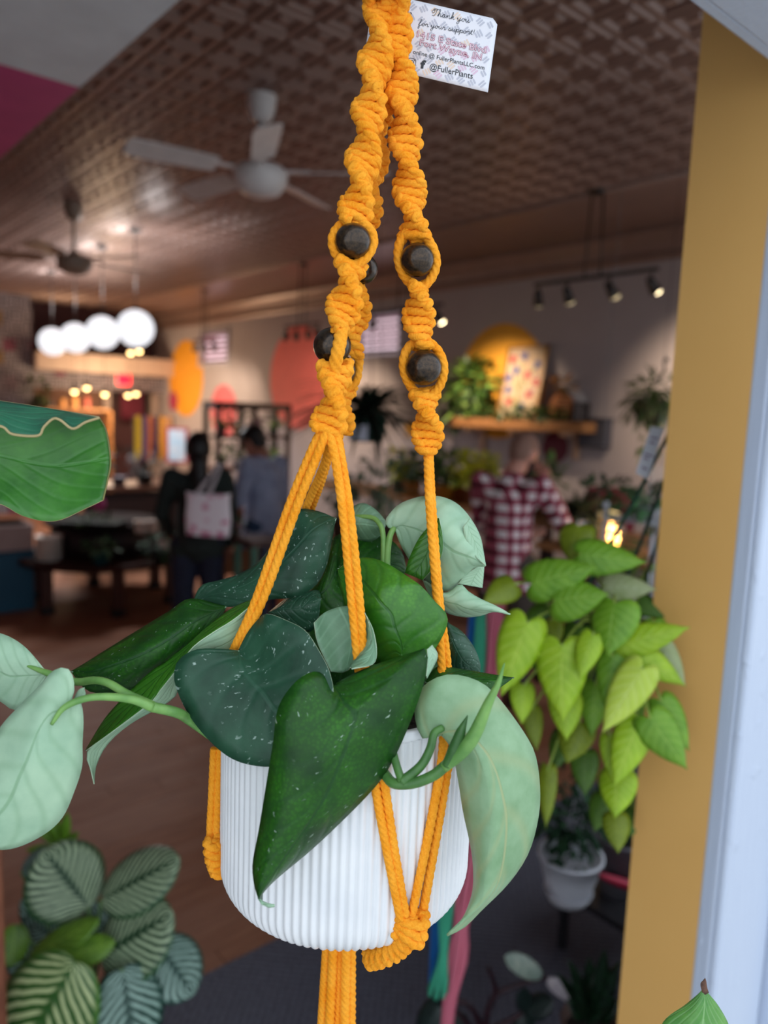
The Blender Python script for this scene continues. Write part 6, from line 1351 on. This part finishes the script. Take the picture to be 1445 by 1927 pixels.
# glass jar with string of warm lights
c = ontab(1062, 1005, 4.45); o = thing('fairy_light_jar', 'glass jar full of warm fairy lights on the work table', 'lamp', c); q = Nodes('clear_glass'); q.b.inputs['Transmission Weight'].default_value = 1; q.b.inputs['Roughness'].default_value = .02; q.base((1, 1, 1, 1)); mGlass = q.m
obj('jar', MB().lathe([(0, .002), (.07, .002), (.08, .02), (.08, .17), (.06, .2), (.06, .22), (.056, .22), (.056, .2), (.076, .168), (.076, .022), (0, .006)], c, 24), mGlass, o); rr = random.Random(1)
for k in range(16): a = rr.uniform(0, 6.28); q_ = c+V((.05*math.cos(a)*rr.random(), .05*math.sin(a)*rr.random(), .02+.2*rr.random())); obj('fairy_bulb', MB().ball(q_, .011, 8), M('ffb45a', .4, emit=26), o)
lamp('POINT', 'fairy_glow', c+V((0, 0, .3)), 2.0, (1, .65, .35), .06)
for i, (x, y, hexc, lab) in enumerate(((1110, 935, '8f8f78', 'pale stone bottle vase left of the burgundy chair'), (1045, 930, 'b9a48c', 'cream bottle vase beside the bearded man'))):
    c = ontab(x, y+40, 4.8); o = thing('bottle_vase', lab, 'vase', c+V((0, 0, 0))); obj('body', MB().lathe([(0, 0), (.05, 0), (.06, .05), (.055, .13), (.025, .19), (.022, .25), (.028, .26), (.018, .26)], c, 20), M(hexc, .5), o); obj('neck_ring', MB().lathe([(.026, .225), (.03, .23), (.026, .235)], c, 20), M('6f6a5a', .5), o)
# white rack at the right edge with plants, hanging basket
p = W(1228, 1000, 3.3); c = V((p.x, p.y, 0)); o = thing('white_wire_rack', 'white wire rack half hidden by the yellow wall', 'shelf', c); zr = [W(1228, 1150, 3.3).z, W(1228, 985, 3.3).z]
for sx_ in (-.07, .35):
    for sy_ in (-.07, .2):
        ps = obj('post', MB().cyl((c.x+sx_, c.y+sy_, 0), (c.x+sx_, c.y+sy_, zr[1]+.06), .012, .012, 10), M('c9ccd4', .35, metal=.3), o); obj('cap', MB().ball((c.x+sx_, c.y+sy_, zr[1]+.065), .016, 10), M('dfe2ea', .3), ps)
for zz in zr:
    for k in range(8): obj('shelf_wire', MB().cyl((c.x-.07, c.y-.07+k*.0386, zz), (c.x+.35, c.y-.07+k*.0386, zz), .004, .004, 6), M('c9ccd4', .35), o)
c2 = V((c.x+.0, c.y+.05, zr[1]+.005)); o = thing('rack_fern', 'green fern on the white wire rack', 'plant', c2); obj('pot', potlathe(c2, .05, .07), M('8f8f92', .5), o); leafcloud('foliage', o, c2+V((0, 0, .1)), (.12, .1, .05), 60, .07, [M('4a7a48', .5), M('2f5a38', .5)], seed=95)
c2 = V((c.x+.1, c.y+.02, zr[1]+.005)); o = thing('glass_cloche', 'tall clear glass cloche on the white wire rack', 'cloche', c2); obj('dome', MB().lathe([(.075, 0), (.075, .22), (.06, .28), (.03, .31), (0, .32), (0, .316), (.028, .306), (.057, .277), (.072, .22), (.072, 0)], c2, 24), mGlass, o); obj('knob', MB().ball(c2+V((0, 0, .335)), .015, 10), mGlass, o)
c2 = V((c.x+.05, c.y+.02, zr[0]+.005)); o = thing('rack_plant', 'spiky yellow green plant on the lower shelf of the white wire rack', 'plant', c2); obj('pot', potlathe(c2, .06, .09), M('7a7a7c', .5), o); leafcloud('foliage', o, c2+V((0, 0, .22)), (.12, .1, .13), 60, .12, [M('6d8a2c', .5), M('4f6e2a', .5)], True, seed=96)
c = W(1228, 762, 3.9); o = thing('hanging_basket_plant', 'bushy trailing plant in a hanging basket beside the yellow wall', 'plant', c-V((0, 0, .12)))
obj('basket', MB().lathe([(0, -.09), (.06, -.085), (.10, -.03), (.11, .02), (.105, .02), (.095, -.03), (0, -.06)], c, 22), M('5a4a30', .8), o); leafcloud('foliage', o, c+V((0, 0, .03)), (.13, .13, .13), 230, .09, [M('5a6a30', .5), M('43522a', .5), M('76803e', .5)], True, .5, 97); leafcloud('trailing_tips', o, c-V((.03, 0, .2)), (.05, .05, .1), 20, .05, [M('93a860', .5)], False, .6, 98)
straps('long_leaves', o, c+V((0, 0, .05)), 50, .2, .012, [M('6a7640', .5), M('4a5a30', .5)], 15, 1, .4, 1.3)
hkp = W(1250, 680, 3.9); obj('hook', MB().tube(cat([c+V((0, 0, .12)), hkp-V((0, 0, .06)), hkp, hkp+V((.015, 0, .02)), hkp+V((.03, 0, 0))], 14), .006, 8), M('3a3230', .5), o); obj('wire', MB().cyl(hkp, (hkp.x, hkp.y, CZ-.02), .0012, .0012, 5), mMetal, o)
